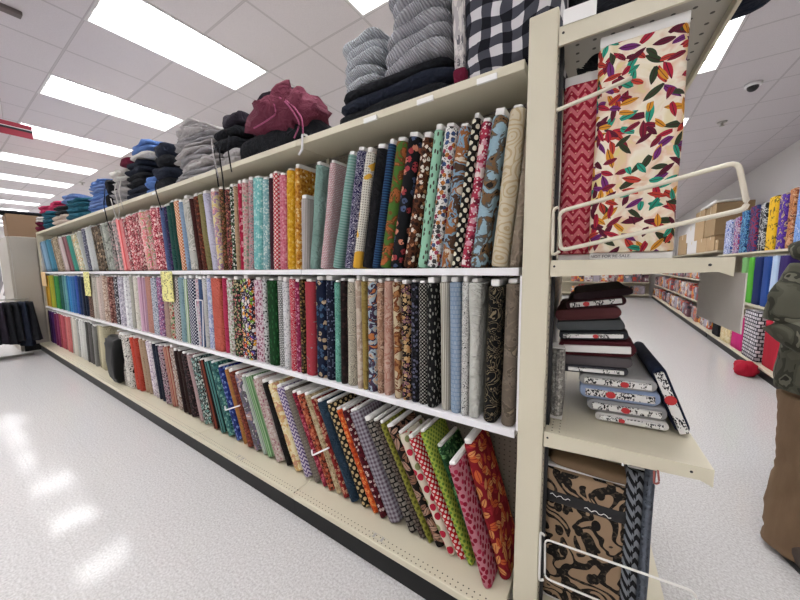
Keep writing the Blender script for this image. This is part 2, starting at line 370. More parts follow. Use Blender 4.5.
('M',-0.908,-0.846,0.026,'cream grey-swirl','swirl','c0b8a4 6c6860',0.04,0.58,0,1),
('M',-0.954,-0.908,0.026,'brown-black','confetti','241a1a 3c2828 181010',0.02,0.58,0,1),
('M',-1.005,-0.954,0.025,'jade texture','blotch','5c9c8c 78b4a4 488474 8cc4b4 3c7468',0.03,0.58,0,1),
('M',-1.074,-1.005,0.029,'midnight starry','confetti','101426 6c7490 101426 1c2438',0.012,0.58,0,1),
('M',-1.159,-1.074,0.023,'navy scattered-flower','confetti','141c34 c0a888 3c5878 141c34',0.035,0.58,0,1),
('M',-1.244,-1.159,0.031,'red with grey feathers','blotch','b01c34 b01c34 a82030 b01c34 8c8484',0.045,0.58,0,1),
('M',-1.281,-1.244,0.053,'black-gold ditsy','confetti','1c1814 a08048 5c4830',0.016,0.58,0,1),
('M',-1.333,-1.281,0.044,'magenta','confetti','982c54 d88ca8 781c40',0.018,0.58,0,1),
('M',-1.387,-1.333,0.047,'red-white scroll','scribble','b8243c e8c8c8',0.02,0.58,0,1),
('M',-1.453,-1.387,0.042,'white grey-fleck','confetti','dcdcdc 9c9ca0 c8c8cc',0.012,0.58,0,1),
('M',-1.516,-1.453,0.05,'black-white text','rows','dcdcd8 3c3c3c',0.012,0.58,0,1),
('M',-1.625,-1.516,0.046,'forest green leaf','sprig','143c1c 286034',0.03,0.58,0,1),
('M',-1.665,-1.625,0.063,'white black-fleck','confetti','d8d8d8 242424 a8a8a8',0.016,0.58,0,1),
('M',-1.777,-1.665,0.068,'pink rose on white','confetti','d8c4cc a0607c e8d8dc 8c4860',0.022,0.58,0,1),
('M',-1.929,-1.777,0.06,'rainbow gems','confetti','382c3c e0a028 d05028 5848a0 78a838 e8e4e0',0.035,0.58,0,1),
('M',-2.043,-1.929,0.082,'black small-bloom','confetti','1a1818 c8b890 c06870 5c7050',0.02,0.58,0,1),
('M',-2.127,-2.043,0.117,'white posy','confetti','dcd8d4 b08890 889878',0.02,0.58,0,1),
('M',-2.193,-2.127,0.054,'hot pink','solid','c43c60 a82c50',1,0.58,0,1),
('M',-2.346,-2.193,0.053,'plain salmon','solid','cc6858 b85848',1,0.58,0,1),
('M',-2.426,-2.346,0.096,'periwinkle white','blotch','a8b0d0 d8dce8 8890c0 c4c8dc 7c84b4',0.05,0.58,0,1),
('M',-2.484,-2.426,0.107,'plain white','solid','d8d8d4 c0c0bc',1,0.58,0,1),
('M',-2.552,-2.484,0.089,'slate blue','solid','506890 3c5478',1,0.58,0,1),
('M',-2.623,-2.552,0.092,'white-pink','confetti','d8ccd0 c8909c b8a8b0',0.02,0.58,0,1),
('M',-2.741,-2.623,0.027,'navy white-spot','dots0','1c2848 dcdce4',0.02,0.58,0,1),
('M',-2.816,-2.741,0.1,'white green-edge','stripev','d4dccc 88a878',0.03,0.58,0,1),
('M',-2.924,-2.816,0.046,'light blue','solid','7890b8 8cb098',1,0.58,0,1),
('M',-3.037,-2.924,0.065,'white brown-dot','dots0','d4ccc8 4c3830',0.02,0.58,0,1),
('M',-3.144,-3.037,0.095,'red-green garden','confetti','c8b8a0 b04040 507848',0.03,0.58,0,1),
('M',-3.277,-3.144,0.1,'pink beige','solid','b89c90 a08478',1,0.58,0,1),
('M',-3.406,-3.277,0.094,'violet print','confetti','70507c c8b0c8 b06888',0.02,0.58,0,1),
('M',-3.553,-3.406,0.129,'grey-blue dot','confetti','c8ccd4 586478 9098a8',0.018,0.58,0,1),
('M',-3.708,-3.553,0.157,'pale salmon','solid','c49080 b07c70',1,0.58,0,1),
('M',-3.79,-3.708,0.142,'mauve pink','stripev','b088a0 c8a8b8',0.02,0.58,0,2),
('M',-3.872,-3.79,0.142,'mauve pink','stripev','b088a0 c8a8b8',0.02,0.58,1,2),
('M',-3.959,-3.872,0.152,'cream grey','blotch','ccc8bc ccc8bc b8b4a8 dcd8d0 a8a498',0.05,0.58,0,3),
('M',-4.047,-3.959,0.152,'cream grey','blotch','ccc8bc ccc8bc b8b4a8 dcd8d0 a8a498',0.05,0.58,1,3),
('M',-4.134,-4.047,0.152,'cream grey','blotch','ccc8bc ccc8bc b8b4a8 dcd8d0 a8a498',0.05,0.58,2,3),
('M',-4.228,-4.134,0.158,'white-silver','confetti','d0d0d0 a8a8ac e0e0e0',0.02,0.58,0,2),
('M',-4.322,-4.228,0.158,'white-silver','confetti','d0d0d0 a8a8ac e0e0e0',0.02,0.58,1,2),
('M',-4.431,-4.322,0.066,'grey lavender floral','confetti','a8a4b0 786c80 d0ccd4',0.025,0.58,0,2),
('M',-4.539,-4.431,0.066,'grey lavender floral','confetti','a8a4b0 786c80 d0ccd4',0.025,0.58,1,2),
('M',-4.68,-4.539,0.17,'black and white','confetti','2c2c30 c8c8c8 686870',0.025,0.58,0,1),
('M',-4.781,-4.68,0.193,'brown-red floral','confetti','744c44 b88c80 482c28',0.02,0.58,0,2),
('M',-4.883,-4.781,0.193,'brown-red floral','confetti','744c44 b88c80 482c28',0.02,0.58,1,2),
('M',-5,-4.883,0.151,'tan floral','confetti','a89080 6c4c40 d0c0b0',0.02,0.58,0,2),
('M',-5.118,-5,0.151,'tan floral','confetti','a89080 6c4c40 d0c0b0',0.02,0.58,1,2),
('M',-5.233,-5.118,0.21,'ivory blush','solid','c8b8b0 b4a49c',1,0.58,0,2),
('M',-5.348,-5.233,0.21,'ivory blush','solid','c8b8b0 b4a49c',1,0.58,1,2),
('M',-5.447,-5.348,0.255,'pale stone','solid','c0bab0 a8a298',1,0.58,0,2),
('M',-5.547,-5.447,0.255,'pale stone','solid','c0bab0 a8a298',1,0.58,1,2),
('M',-5.663,-5.547,0.204,'dark cocoa','confetti','3c2c28 6c5448 8c7060',0.02,0.58,0,2),
('M',-5.78,-5.663,0.204,'dark cocoa','confetti','3c2c28 6c5448 8c7060',0.02,0.58,1,2),
('M',-5.863,-5.78,0.211,'ink navy','solid','1c2438 141c2c',1,0.58,0,3),
('M',-5.946,-5.863,0.211,'ink navy','solid','1c2438 141c2c',1,0.58,1,3),
('M',-6.028,-5.946,0.211,'ink navy','solid','1c2438 141c2c',1,0.58,2,3),
('M',-6.133,-6.028,0.171,'plain navy','solid','20345c 182848',1,0.58,0,2),
('M',-6.238,-6.133,0.171,'plain navy','solid','20345c 182848',1,0.58,1,2),
('M',-6.348,-6.238,0.222,'cobalt','solid','28509c 20408c',1,0.58,0,2),
('M',-6.458,-6.348,0.222,'cobalt','solid','28509c 20408c',1,0.58,1,2),
('M',-6.56,-6.458,0.252,'denim blue','solid','3c70a8 305c90',1,0.58,0,2),
('M',-6.661,-6.56,0.252,'denim blue','solid','3c70a8 305c90',1,0.58,1,2),
('M',-6.742,-6.661,0.232,'cerulean','solid','3c84b8 306ca0',1,0.58,0,3),
('M',-6.823,-6.742,0.232,'cerulean','solid','3c84b8 306ca0',1,0.58,1,3),
('M',-6.904,-6.823,0.232,'cerulean','solid','3c84b8 306ca0',1,0.58,2,3),
('M',-7.001,-6.904,0.211,'pale teal','solid','70a8a8 5c9494',1,0.58,0,3),
('M',-7.098,-7.001,0.211,'pale teal','solid','70a8a8 5c9494',1,0.58,1,3),
('M',-7.194,-7.098,0.211,'pale teal','solid','70a8a8 5c9494',1,0.58,2,3),
('M',-7.286,-7.194,0.245,'pine green','solid','205c50 184840',1,0.58,0,3),
('M',-7.377,-7.286,0.245,'pine green','solid','205c50 184840',1,0.58,1,3),
('M',-7.468,-7.377,0.245,'pine green','solid','205c50 184840',1,0.58,2,3),
('M',-7.59,-7.468,0.189,'grass green','solid','388c44 2c7438',1,0.58,0,3),
('M',-7.711,-7.59,0.189,'grass green','solid','388c44 2c7438',1,0.58,1,3),
('M',-7.833,-7.711,0.189,'grass green','solid','388c44 2c7438',1,0.58,2,3),
('M',-7.937,-7.833,0.131,'lime yellow','solid','a8a838 90942c',1,0.58,0,3),
('M',-8.041,-7.937,0.131,'lime yellow','solid','a8a838 90942c',1,0.58,1,3),
('M',-8.146,-8.041,0.131,'lime yellow','solid','a8a838 90942c',1,0.58,2,3),
('M',-8.271,-8.146,0.12,'golden yellow','solid','d8a434 c09028',1,0.58,0,3),
('M',-8.396,-8.271,0.12,'golden yellow','solid','d8a434 c09028',1,0.58,1,3),
('M',-8.52,-8.396,0.12,'golden yellow','solid','d8a434 c09028',1,0.58,2,3),
('B',-0.056,0.018,-0.331,'dark red orange-leaf','leaf','8c1c28 d86838 b03038 e8a060',0.05,0.585,0,1),
('B',-0.103,-0.022,-0.371,'pink raspberry-print','dots','c07c88 8c1830 a82c48',0.026,0.585,0,1),
('B',-0.152,-0.121,-0.41,'dark green leaf','leaf','2c5c34 6c9c60 1c3c24',0.03,0.585,0,1),
('B',-0.189,-0.152,-0.425,'lime green-dot','dots0','a4b448 5c7c30',0.02,0.585,0,1),
('B',-0.237,-0.189,-0.5,'red white-pin-dot','dots0','b81c28 eed8d0',0.02,0.585,0,1),
('B',-0.287,-0.237,-0.48,'cream strawberry','dots','dcd4c0 b8243c 889060',0.045,0.585,0,1),
('B',-0.359,-0.292,-0.454,'black coffee-bean','leaf','181412 b08c78 8c6450',0.05,0.585,0,1),
('B',-0.392,-0.359,-0.441,'olive scale','dots0','8c8c38 5c5c24',0.022,0.585,0,1),
('B',-0.442,-0.392,-0.459,'taupe brick-row','rows','6c6058 2c2420',0.018,0.585,0,1),
('B',-0.506,-0.442,-0.489,'black-white book-row','rows','8c847c 1c1818',0.024,0.585,0,1),
('B',-0.63,-0.536,-0.428,'lilac-grey plaid','plaid','a09ca4 5c4c58',0.022,0.585,0,1),
('B',-0.682,-0.63,-0.413,'wine white-check','confetti','5c1824 d8c0b8 3c1018',0.02,0.585,0,1),
('B',-0.736,-0.682,-0.441,'orange floral','confetti','c85020 e88c48 9c3418',0.024,0.585,0,1),
('B',-0.818,-0.743,-0.426,'black cream-ring','dots0','1c1814 c8b080',0.03,0.585,0,1),
('B',-0.897,-0.825,-0.415,'slate navy','solid','2c4054 203040',1,0.585,0,1),
('B',-0.947,-0.897,-0.413,'red tan-flower','confetti','8c2c28 c89878 6c1c1c',0.022,0.585,0,1),
('B',-1.007,-0.947,-0.443,'sand print','confetti','b09c78 8c7454 c8b898',0.018,0.585,0,1),
('B',-1.066,-1.007,-0.454,'rust red','confetti','98402c 4c2820 c87858',0.022,0.585,0,1),
('B',-1.122,-1.066,-0.455,'crimson paisley','confetti','8c2438 c06070 581424',0.02,0.585,0,1),
('B',-1.198,-1.122,-0.424,'grey crosshatch','weave','a0988c 5c544c',0.012,0.585,0,1),
('B',-1.286,-1.207,-0.395,'purple-white zigzag','chevron','c8c0cc 5c4878',0.03,0.585,0,1),
('B',-1.39,-1.291,-0.359,'cream-yellow floral','blotch','dcc890 e8dcb8 c8a060 b87868 e8d8a0',0.06,0.585,0,1),
('B',-1.484,-1.41,-0.306,'plain black narrow','solid','161414 201c1c',1,0.585,0,1),
('B',-1.582,-1.484,-0.266,'pale pink posy','confetti','b8a49c 98606c d0c4bc',0.018,0.585,0,1),
('B',-1.68,-1.588,-0.225,'sage green stripe','stripev','5c8858 98b48c',0.02,0.585,0,1),
('B',-1.727,-1.68,-0.221,'grey-green stripe','stripev','88988c c0c8bc',0.01,0.585,0,1),
('B',-1.832,-1.745,-0.205,'black-white penguin-print','blotch','dcd8dc 1c1c20 483868 a88078 e0dce0',0.06,0.585,0,1),
('B',-1.91,-1.832,-0.189,'russet','confetti','74382c 944c38 582820',0.02,0.585,0,1),
('B',-1.983,-1.91,-0.177,'ochre tan','solid','b07c44 9c6c38',1,0.585,0,1),
('B',-2.08,-1.983,-0.151,'royal blue flower','confetti','24347c 7890c8 1c2458',0.026,0.585,0,1),
('B',-2.205,-2.088,-0.144,'teal meadow','confetti','386c6c 78a898 204848',0.026,0.585,0,1),
('B',-2.297,-2.22,-0.097,'teal with dark lines','stripev','508480 203838',0.025,0.585,0,1),
('B',-2.417,-2.328,-0.107,'rust and black','stripev','7c3c2c 241818',0.04,0.585,0,1),
('B',-2.578,-2.425,-0.104,'black-teal floral','confetti','1c2424 70a098 3c5858 c0ccc4',0.026,0.585,0,1),
('B',-2.65,-2.578,-0.063,'pale pink','solid','c0a4a4 a88c8c',1,0.585,0,1),
('B',-2.818,-2.705,-0.001,'black rose','confetti','1c1618 5c4044 2c2022',0.02,0.585,0,1),
('B',-2.896,-2.818,0.016,'dark maroon','solid','34201e 281816',1,0.585,0,1),
('B',-2.977,-2.896,-0.001,'cocoa maroon','solid','2c1a1a 221414',1,0.585,0,1),
('B',-3.103,-2.988,-0.009,'white brown-leaf','leaf','c4b8b0 6c4c40 a08878',0.025,0.585,0,1),
('B',-3.224,-3.103,0.065,'tan-red','stripev','b48c78 903c34',0.03,0.585,0,1),
('B',-3.351,-3.235,0.077,'pink-black bloom','confetti','b0a0a4 2c2428 885c6c',0.02,0.585,0,1),
('B',-3.447,-3.362,0.103,'midnight blue','solid','1c2434 141a28',1,0.585,0,2),
('B',-3.532,-3.447,0.103,'midnight blue','solid','1c2434 141a28',1,0.585,1,2),
('B',-3.616,-3.532,0.162,'lilac floral','confetti','c0b4bc 887890 d8d0d4',0.02,0.585,0,2),
('B',-3.7,-3.616,0.162,'lilac floral','confetti','c0b4bc 887890 d8d0d4',0.02,0.585,1,2),
('B',-3.788,-3.7,0.193,'plain tan','solid','a89078 947c64',1,0.585,0,2),
('B',-3.877,-3.788,0.193,'plain tan','solid','a89078 947c64',1,0.585,1,2),
('B',-3.97,-3.877,0.277,'orange-red','solid','b84838 a03c2c',1,0.585,0,2),
('B',-4.064,-3.97,0.277,'orange-red','solid','b84838 a03c2c',1,0.585,1,2),
('B',-4.183,-4.094,0.273,'black-white zebra','scribble','d0ccc4 1c1818',0.06,0.585,0,3),
('B',-4.271,-4.183,0.273,'black-white zebra','scribble','d0ccc4 1c1818',0.06,0.585,1,3),
('B',-4.36,-4.271,0.273,'black-white zebra','scribble','d0ccc4 1c1818',0.06,0.585,2,3),
('B',-4.509,-4.36,0.2,'coral','solid','bc5c58 a84c4c',1,0.585,0,1),
('B',-4.666,-4.509,0.207,'oatmeal','solid','b4a898 a0947f',1,0.585,0,1),
('B',-5.33,-5.222,0.172,'natural cream','solid','c4bca0 b0a88c',1,0.585,0,3),
('B',-5.438,-5.33,0.172,'natural cream','solid','c4bca0 b0a88c',1,0.585,1,3),
('B',-5.545,-5.438,0.172,'natural cream','solid','c4bca0 b0a88c',1,0.585,2,3),
('B',-5.649,-5.568,0.253,'mid grey','solid','8c8c88 787874',1,0.585,0,2),
('B',-5.73,-5.649,0.253,'mid grey','solid','8c8c88 787874',1,0.585,1,2),
('B',-5.836,-5.73,0.225,'charcoal grey','solid','605e5c 4c4a48',1,0.585,0,3),
('B',-5.942,-5.836,0.225,'charcoal grey','solid','605e5c 4c4a48',1,0.585,1,3),
('B',-6.048,-5.942,0.225,'charcoal grey','solid','605e5c 4c4a48',1,0.585,2,3),
('B',-6.166,-6.048,0.231,'clean white','solid','c8c8c4 b4b4b0',1,0.585,0,2),
('B',-6.283,-6.166,0.231,'clean white','solid','c8c8c4 b4b4b0',1,0.585,1,2),
('B',-6.366,-6.283,0.239,'bright white','solid','d0d0cc bcbcb8',1,0.585,0,3),
('B',-6.449,-6.366,0.239,'bright white','solid','d0d0cc bcbcb8',1,0.585,1,3),
('B',-6.532,-6.449,0.239,'bright white','solid','d0d0cc bcbcb8',1,0.585,2,3),
('B',-6.661,-6.532,0.2,'cream white','solid','ccc8bc b8b4a8',1,0.585,0,3),
('B',-6.79,-6.661,0.2,'cream white','solid','ccc8bc b8b4a8',1,0.585,1,3),
('B',-6.918,-6.79,0.2,'cream white','solid','ccc8bc b8b4a8',1,0.585,2,3),
('B',-7.048,-6.918,0.234,'salmon pink','solid','c87470 b06060',1,0.585,0,3),
('B',-7.177,-7.048,0.234,'salmon pink','solid','c87470 b06060',1,0.585,1,3),
('B',-7.306,-7.177,0.234,'salmon pink','solid','c87470 b06060',1,0.585,2,3),
('B',-7.422,-7.306,0.3,'coral rose','solid','bc5860 a04850',1,0.585,0,3),
('B',-7.538,-7.422,0.3,'coral rose','solid','bc5860 a04850',1,0.585,1,3),
('B',-7.654,-7.538,0.3,'coral rose','solid','bc5860 a04850',1,0.585,2,3),
('B',-7.766,-7.654,0.32,'plum rose','solid','8c3c68 742c54',1,0.585,0,3),
('B',-7.878,-7.766,0.32,'plum rose','solid','8c3c68 742c54',1,0.585,1,3),
('B',-7.99,-7.878,0.32,'plum rose','solid','8c3c68 742c54',1,0.585,2,3),
('B',-8.123,-7.99,0.158,'purple','solid','583078 482464',1,0.585,0,3),
('B',-8.257,-8.123,0.158,'purple','solid','583078 482464',1,0.585,1,3),
('B',-8.39,-8.257,0.158,'purple','solid','583078 482464',1,0.585,2,3),
('B',-8.52,-8.39,0.203,'dark plum','solid','2c1830 201024',1,0.585,0,3)]
# ------------------------------------------------------------------ room
X0, X1, Y0, Y1, ZC, T = -24.0, 2.75, -8.2, 17., 3.44, .61
GX, GY = -2.658, .881
def m_floor():
    t = NT('speckled_vinyl_tile', .1, .2); v = t.coord('Object')
    f1 = t.noise(v, 95, 3, 0, .7); f2 = t.noise(v, 34, 2)
    c = t.ramp(f1, [(.3, lin('a5a3a3')), (.47, lin('bebcbb')), (.62, lin('d2d1d1'))], False)
    c = t.mix(t.math('MULTIPLY', f2, .3), c, lin('b2b0ae'))
    x, y, z = t.xyz(v)
    g = lambda q: t.math('LESS_THAN', t.math('PINGPONG', q, .1525), .0012)
    sm = t.math('MAXIMUM', g(x), g(y)); c = t.mix(t.math('MULTIPLY', sm, .22), c, lin('8a8680'))
    sc = t.voro(v, .9, 1.).outputs['Distance']
    t.l(t.math('MULTIPLY_ADD', t.noise(v, 1.2, 4), .12, .05), t.b.inputs['Roughness'])
    t.bump(t.noise(v, 2.2, 2), .03, .02)
    return t.col(c)
fl = obj('floor', bx(X0, X1, Y0, Y1, -.1, 0), m_floor()); tag(fl, kind='structure')
def m_ceil():
    t = NT('ceiling_tile', .9, .1); v = t.coord('Object'); x, y, z = t.xyz(t.coord('UV'))
    s_ = t.noise(v, 120, 2, 0, .8)
    c = t.mix(s_, lin('dcd7da'), lin('c2bcc0'))
    g = lambda q: t.math('LESS_THAN', t.math('PINGPONG', q, T/2), .006)
    e = lambda q: t.math('LESS_THAN', t.math('PINGPONG', q, T/2), .009)
    a = t.math('MAXIMUM', g(x), g(y)); b = t.math('MAXIMUM', e(x), e(y))
    c = t.mix(b, c, lin('aaa5a8')); c = t.mix(a, c, lin('bdb8bb'))
    return t.col(c)
gx = lambda i: GX + T*i + (.115 if i >= 5 else 0)
gy = lambda j: GY + T*j + (.1 if j >= 2 else 0)
lights = []
for i in range(-12, 3):
    for j in range(-3, 7):
        xr = gx(3*i); ye = gy(4*j)
        if xr > X1 - .1 or xr - T < X0 or ye - 2*T < Y0: continue
        if ye > Y1 or (j > 2 and i < 0) : continue
        lights.append((xr, ye, i, j))
cells = {(3*i-1, 4*j-k) for _, _, i, j in lights for k in (1, 2)}
bm = BM(); vv = {}
def V(i, j):
    k = (i, j)
    if k not in vv: vv[k] = bm.verts.new((min(max(gx(i), X0), X1), min(max(gy(j), Y0), Y1), ZC))
    return vv[k]
for i in range(-35, 9):
    for j in range(-15, 27):
        if (i, j) in cells: continue
        q = [V(i, j), V(i, j+1), V(i+1, j+1), V(i+1, j)]
        if (q[0].co - q[3].co).length < 1e-4 or (q[0].co - q[1].co).length < 1e-4: continue
        bm.faces.new(q)
uvl = bm.loops.layers.uv.new('UVMap'); ids = {v: k for k, v in vv.items()}
for f in bm.faces:
    for lp in f.loops: lp[uvl].uv = (ids[lp.vert][0]*T, ids[lp.vert][1]*T)
r = bmesh.ops.extrude_face_region(bm, geom=list(bm.faces))
bmesh.ops.translate(bm, verts=[e for e in r['geom'] if isinstance(e, bmesh.types.BMVert)], vec=(0,0,.02))
ce = obj('ceiling', bm, m_ceil()); tag(ce, kind='structure')
M_wall = plain('painted_wall', 'd8d5d4', .8, .2, var=.03)
for n, a in (('wall_east', (X1, X1+.1, Y0, Y1, 0, ZC)), ('wall_west', (X0-.1, X0, Y0, Y1, 0, ZC)), ('wall_north', (X0, X1, Y1, Y1+.1, 0, ZC)), ('wall_south', (X0, X1, Y0-.1, Y0, 0, ZC))):
    tag(obj(n, bx(*a), M_wall), kind='structure')
# recessed fluorescent fixtures with egg-crate louvers
M_lamp = emis('fluorescent_glow', (1, .985, .965, 1), LAMP)
tl_ = NT('translucent_louver'); tr_ = tl_.n('ShaderNodeBsdfTranslucent'); tr_.inputs[0].default_value = (.95,.97,1,1); mx_ = tl_.n('ShaderNodeMixShader'); mx_.inputs[0].default_value = .75
tl_.l(tl_.b.outputs[0], mx_.inputs[1]); tl_.l(tr_.outputs[0], mx_.inputs[2]); tl_.l(mx_.outputs[0], tl_.out.inputs[0]); M_louv = tl_.col((.9,.92,.95,1))
M_frame = plain('white_fixture_frame', 'd0cfd0', .5, .4)
def fixture_meshes(full):
    d = .07; W, L = T, 2*T
    f = BM(); box(f, -W, -W+.02, -L, 0, 0, d); box(f, -.02, 0, -L, 0, 0, d); box(f, -W+.02, -.02, -L, -L+.02, 0, d); box(f, -W+.02, -.02, -.02, 0, 0, d); box(f, -W, 0, -L, 0, d+.002, d+.02)
    lv = BM(); nx, ny = (3, 6) if full else (2, 4)
    for a in range(1, nx):
        x = -W + .02 + (W-.04)*a/nx; box(lv, x-.004, x+.004, -L+.02, -.02, .012, .055)
    for b in range(1, ny):
        y = -L + .02 + (L-.04)*b/ny; box(lv, -W+.02, -.02, y-.004, y+.004, .012, .055)
    g = BM(); vs = [g.verts.new(q) for q in ((-W+.02, -L+.02, d), (-W+.02, -.02, d), (-.02, -.02, d), (-.02, -L+.02, d))]; g.faces.new(vs)
    out = []
    for n, b, m in (('frame', f, M_frame), ('louver', lv, M_louv), ('diffuser', g, M_lamp)):
        boxuv(b); me = bpy.data.meshes.new(n); b.normal_update(); b.to_mesh(me); b.free(); me.materials.append(m); out.append((n, me))
    return out
FM = fixture_meshes(True)
ordn = ['first','second','third','fourth','fifth','sixth','seventh','eighth','ninth','tenth','eleventh','twelfth','thirteenth']
for xr, ye, i, j in lights:
    vis = None
    if j == 0 and i <= 1:
        k = 1 - i
        vis = 'fluorescent ceiling light over the fabric aisle, %s from the near end' % ordn[k]
    elif i == 2 and j == 1: vis = 'fluorescent ceiling light seen right of the floral bolt, under dark bag'
    elif i == 2 and j == 2: vis = 'small sliver of fluorescent ceiling light beside the floral bolt edge'
    e = empty('ceiling_light', (xr, ye, ZC-.004), label=vis or 'recessed fluorescent ceiling light of the further rows, mostly out of view', cat='ceiling light', group='ceiling lights over the fabric aisle' if vis else 'ceiling lights of the further rows')
    for n, me in FM: link(n, me, None, e)
# ------------------------------------------------------------------ gondola
S = 1.22; XN = -7*S; YB = .25
Z1, Z2, ZB, ZT = 1.461, .822, .1417, 2.185
g = empty('gondola_shelving', (0, 0, 0), label='long beige gondola shelving unit with white shelves full of fabric bolts', cat='shelving')
for k in range(7):
    a, b = -S*(k+1)+.0015, -S*k-.0015
    for z in (Z1, Z2):
        bm = BM(); box(bm, a, b, 0, YB-.004, z-.03, z, .003)
        obj('shelf', bm, M_white, g)
    bm = BM(); box(bm, a, b, 0, YB-.004, ZT-.034, ZT, .003); obj('top_shelf', bm, M_beige, g)
    bm = BM(); box(bm, a, b, -.1348, YB-.004, ZB-.035, ZB, .004); obj('base_deck', bm, M_deck, g)
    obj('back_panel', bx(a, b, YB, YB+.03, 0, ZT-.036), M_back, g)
    obj('kick_plate', bx(a-.001, b+.001, -.125, -.115, 0, ZB-.036), M_black, g)
    # the other face of the double sided run
    for z in (Z1, Z2, ZB, ZT): obj('rear_shelf', bx(a, b, YB+.032 if z < ZT else YB-.002, .74, z-.03, z), M_beige, g)
for k in range(1, 8):
    obj('upright', bx(-S*k-.012 if k < 7 else -S*k-.004, -S*k+.012 if k < 7 else -S*k+.02, YB-.012, YB-.0005, ZB+.001, ZT-.037), M_beige, g)
bm = BM(); box(bm, .016, .105, -.03, .002, 0, 2.289, .004); obj('post', bm, M_beige, g)
obj('end_panel', bx(XN-.05, XN-.004, .0, .76, 0, ZT), M_beige, g)
bm = BM(); box(bm, .002, .013, .004, .2, Z2+.001, Z1-.031); obj('divider', bm, M_white, g)
# lipped price channels on the top shelf and label strips in them
for k, (xa, w) in enumerate(((-.43, .075), (-.17, .075), (-.72, .075), (-3.2, .07), (-4.6, .07))):
    o = obj('price_label', bx(xa, xa+w, -.012, -.003, ZT-.04, ZT-.02), M_paper, None, rot=None)
    tag(o, ['white shelf label under the grey knit stack', 'white shelf label just left of the near post', 'white shelf label under the black folded pile', 'white shelf label under the grey sweatshirt stack', 'white shelf label under the string tied grey pile'][k], 'label', 'shelf labels on the top shelf')
# printed marks on the base deck
for k, xc in enumerate((-.61, -1.83)):
    bm = BM()
    for u in (-.03, .018): box(bm, xc+u, xc+u+.012, -.112, -.09, ZB+.0002, ZB+.0008)
    box(bm, xc-.05, xc+.05, -.088, -.0865, ZB+.0002, ZB+.0008); box(bm, xc-.05, xc+.05, -.1145, -.113, ZB+.0002, ZB+.0008)
    obj('deck_mark', bm, M_grey, g)
# yellow hanging price signs
def m_print(base, ink, sc=1., thr=.5):
    t = NT('printed_card', .7, .2); uv = t.coord('UV', (1, 1.8, 1))
    m = t.math('MULTIPLY', t.math('GREATER_THAN', t.noise(uv, 60*sc, 2), .52), t.math('GREATER_THAN', t.noise(uv, 14*sc, 1), thr))
    return t.col(t.mix(m, lin(base), lin(ink)))
M_yel = m_print('dcd68e', '5c5a48')
for k, (x, w, h, m) in enumerate(((SG1, SW1, .26, 0), (SG2, SW2, .31, 0), (SG3, SW3, .24, 1))):
    bm = BM(); box(bm, x-w/2, x+w/2, -.010, -.007, Z1-.02-h, Z1-.004)
    o = obj('price_sign', bm, M_yel if not m else plain('peach_card', 'd8b888', .7), None)
    tag(o, ['pale yellow printed price sign hanging below the top fabric shelf, nearest one', 'narrow yellow price sign hanging before the navy bolts', 'peach price sign hanging over the red bolt at far end'][k], 'sign', 'price signs on the middle shelf')
bm = tube(BM(), roundpath([(-1.15, .02, ZT+.012), (-1.15, -.012, ZT+.012), (-1.155, -.014, ZT-.07), (-1.165, -.03, ZT-.10)], .012), .006, 8)
o = obj('shelf_hook', bm, M_white, None, True); tag(o, 'small white hook over the top shelf edge beside burgundy pile', 'hook')
# ------------------------------------------------------------------ fabric bolts
def bolt_meshes(t, W, H, seed, nr=7, seg=20, wob=.0025, cf=.55, ch=.012):
    bm = BM(); uvl = bm.loops.layers.uv.new('UVMap'); rings = []
    r = min(t/2*.98, .028); P = []; hx, hy = t/2-r, W/2-r; nc = max(3, seg//5)
    for cx, cy, a0 in ((hx, hy, 0), (-hx, hy, pi/2), (-hx, -hy, pi), (hx, -hy, 1.5*pi)):
        for q in range(nc+1):
            a_ = a0 + pi/2*q/nc; P.append((cx + r*cos(a_), cy + r*sin(a_)))
        if a0 in (pi/2, 1.5*pi): P.append((cx + (-r if a0 < 2 else r), 0))
    P = [P[i] for i in range(len(P)) if i == 0 or math.dist(P[i], P[i-1]) > 1e-5]
    seg = len(P); P.append(P[0]); per = [0]
    for i in range(seg): per.append(per[-1] + math.dist(P[i], P[i+1]))
    zs = [0, .006] + [H*(i+1)/(nr+1) for i in range(nr)] + [H-.006, H]
    for q, z in enumerate(zs):
        kk = .9 if q in (0, len(zs)-1) else 1.
        ring = []
        for i in range(seg):
            x, y = P[i]
            d = wob*nz((x*30, y*9, z*6), 1, seed) if 0 < q < len(zs)-1 else 0
            ring.append(bm.verts.new((x*kk + math.copysign(d, x)*(.8), y*(.99 if kk < 1 else 1) + d, z)))
        rings.append(ring)
    for q in range(len(zs)-1):
        for i in range(seg):
            f = bm.faces.new((rings[q][i], rings[q][(i+1) % seg], rings[q+1][(i+1) % seg], rings[q+1][i])); f.smooth = True
            for lp, (u, v) in zip(f.loops, ((per[i], zs[q]), (per[i+1], zs[q]), (per[i+1], zs[q+1]), (per[i], zs[q+1]))): lp[uvl].uv = (u, v)
    for ring, rev in ((rings[0], True), (rings[-1], False)):
        f = bm.faces.new(ring[::-1] if rev else ring)
        for lp in f.loops: lp[uvl].uv = (lp.vert.co.x, lp.vert.co.y)
    ct = min(max(t*cf, .014), .05); cb = BM()
    box(cb, -ct/2, ct/2, -W*.46, W*.46, H+.0005, H+ch, min(.006, ct*.3))
    return bm, cb
def make_bolt(loc, rot, t, W, H, mat, seed, label, group, nr=7, seg=20, wob=.0025, cf=.55, ch=.012):
    e = empty('fabric_bolt', loc, rot, label, 'fabric bolt', group)
    a, c = bolt_meshes(t, W, H, seed, nr, seg, wob, cf, ch)
    obj('fabric_wrap', a, mat, e)
    obj('card_core', c, M_core, e)
    return e
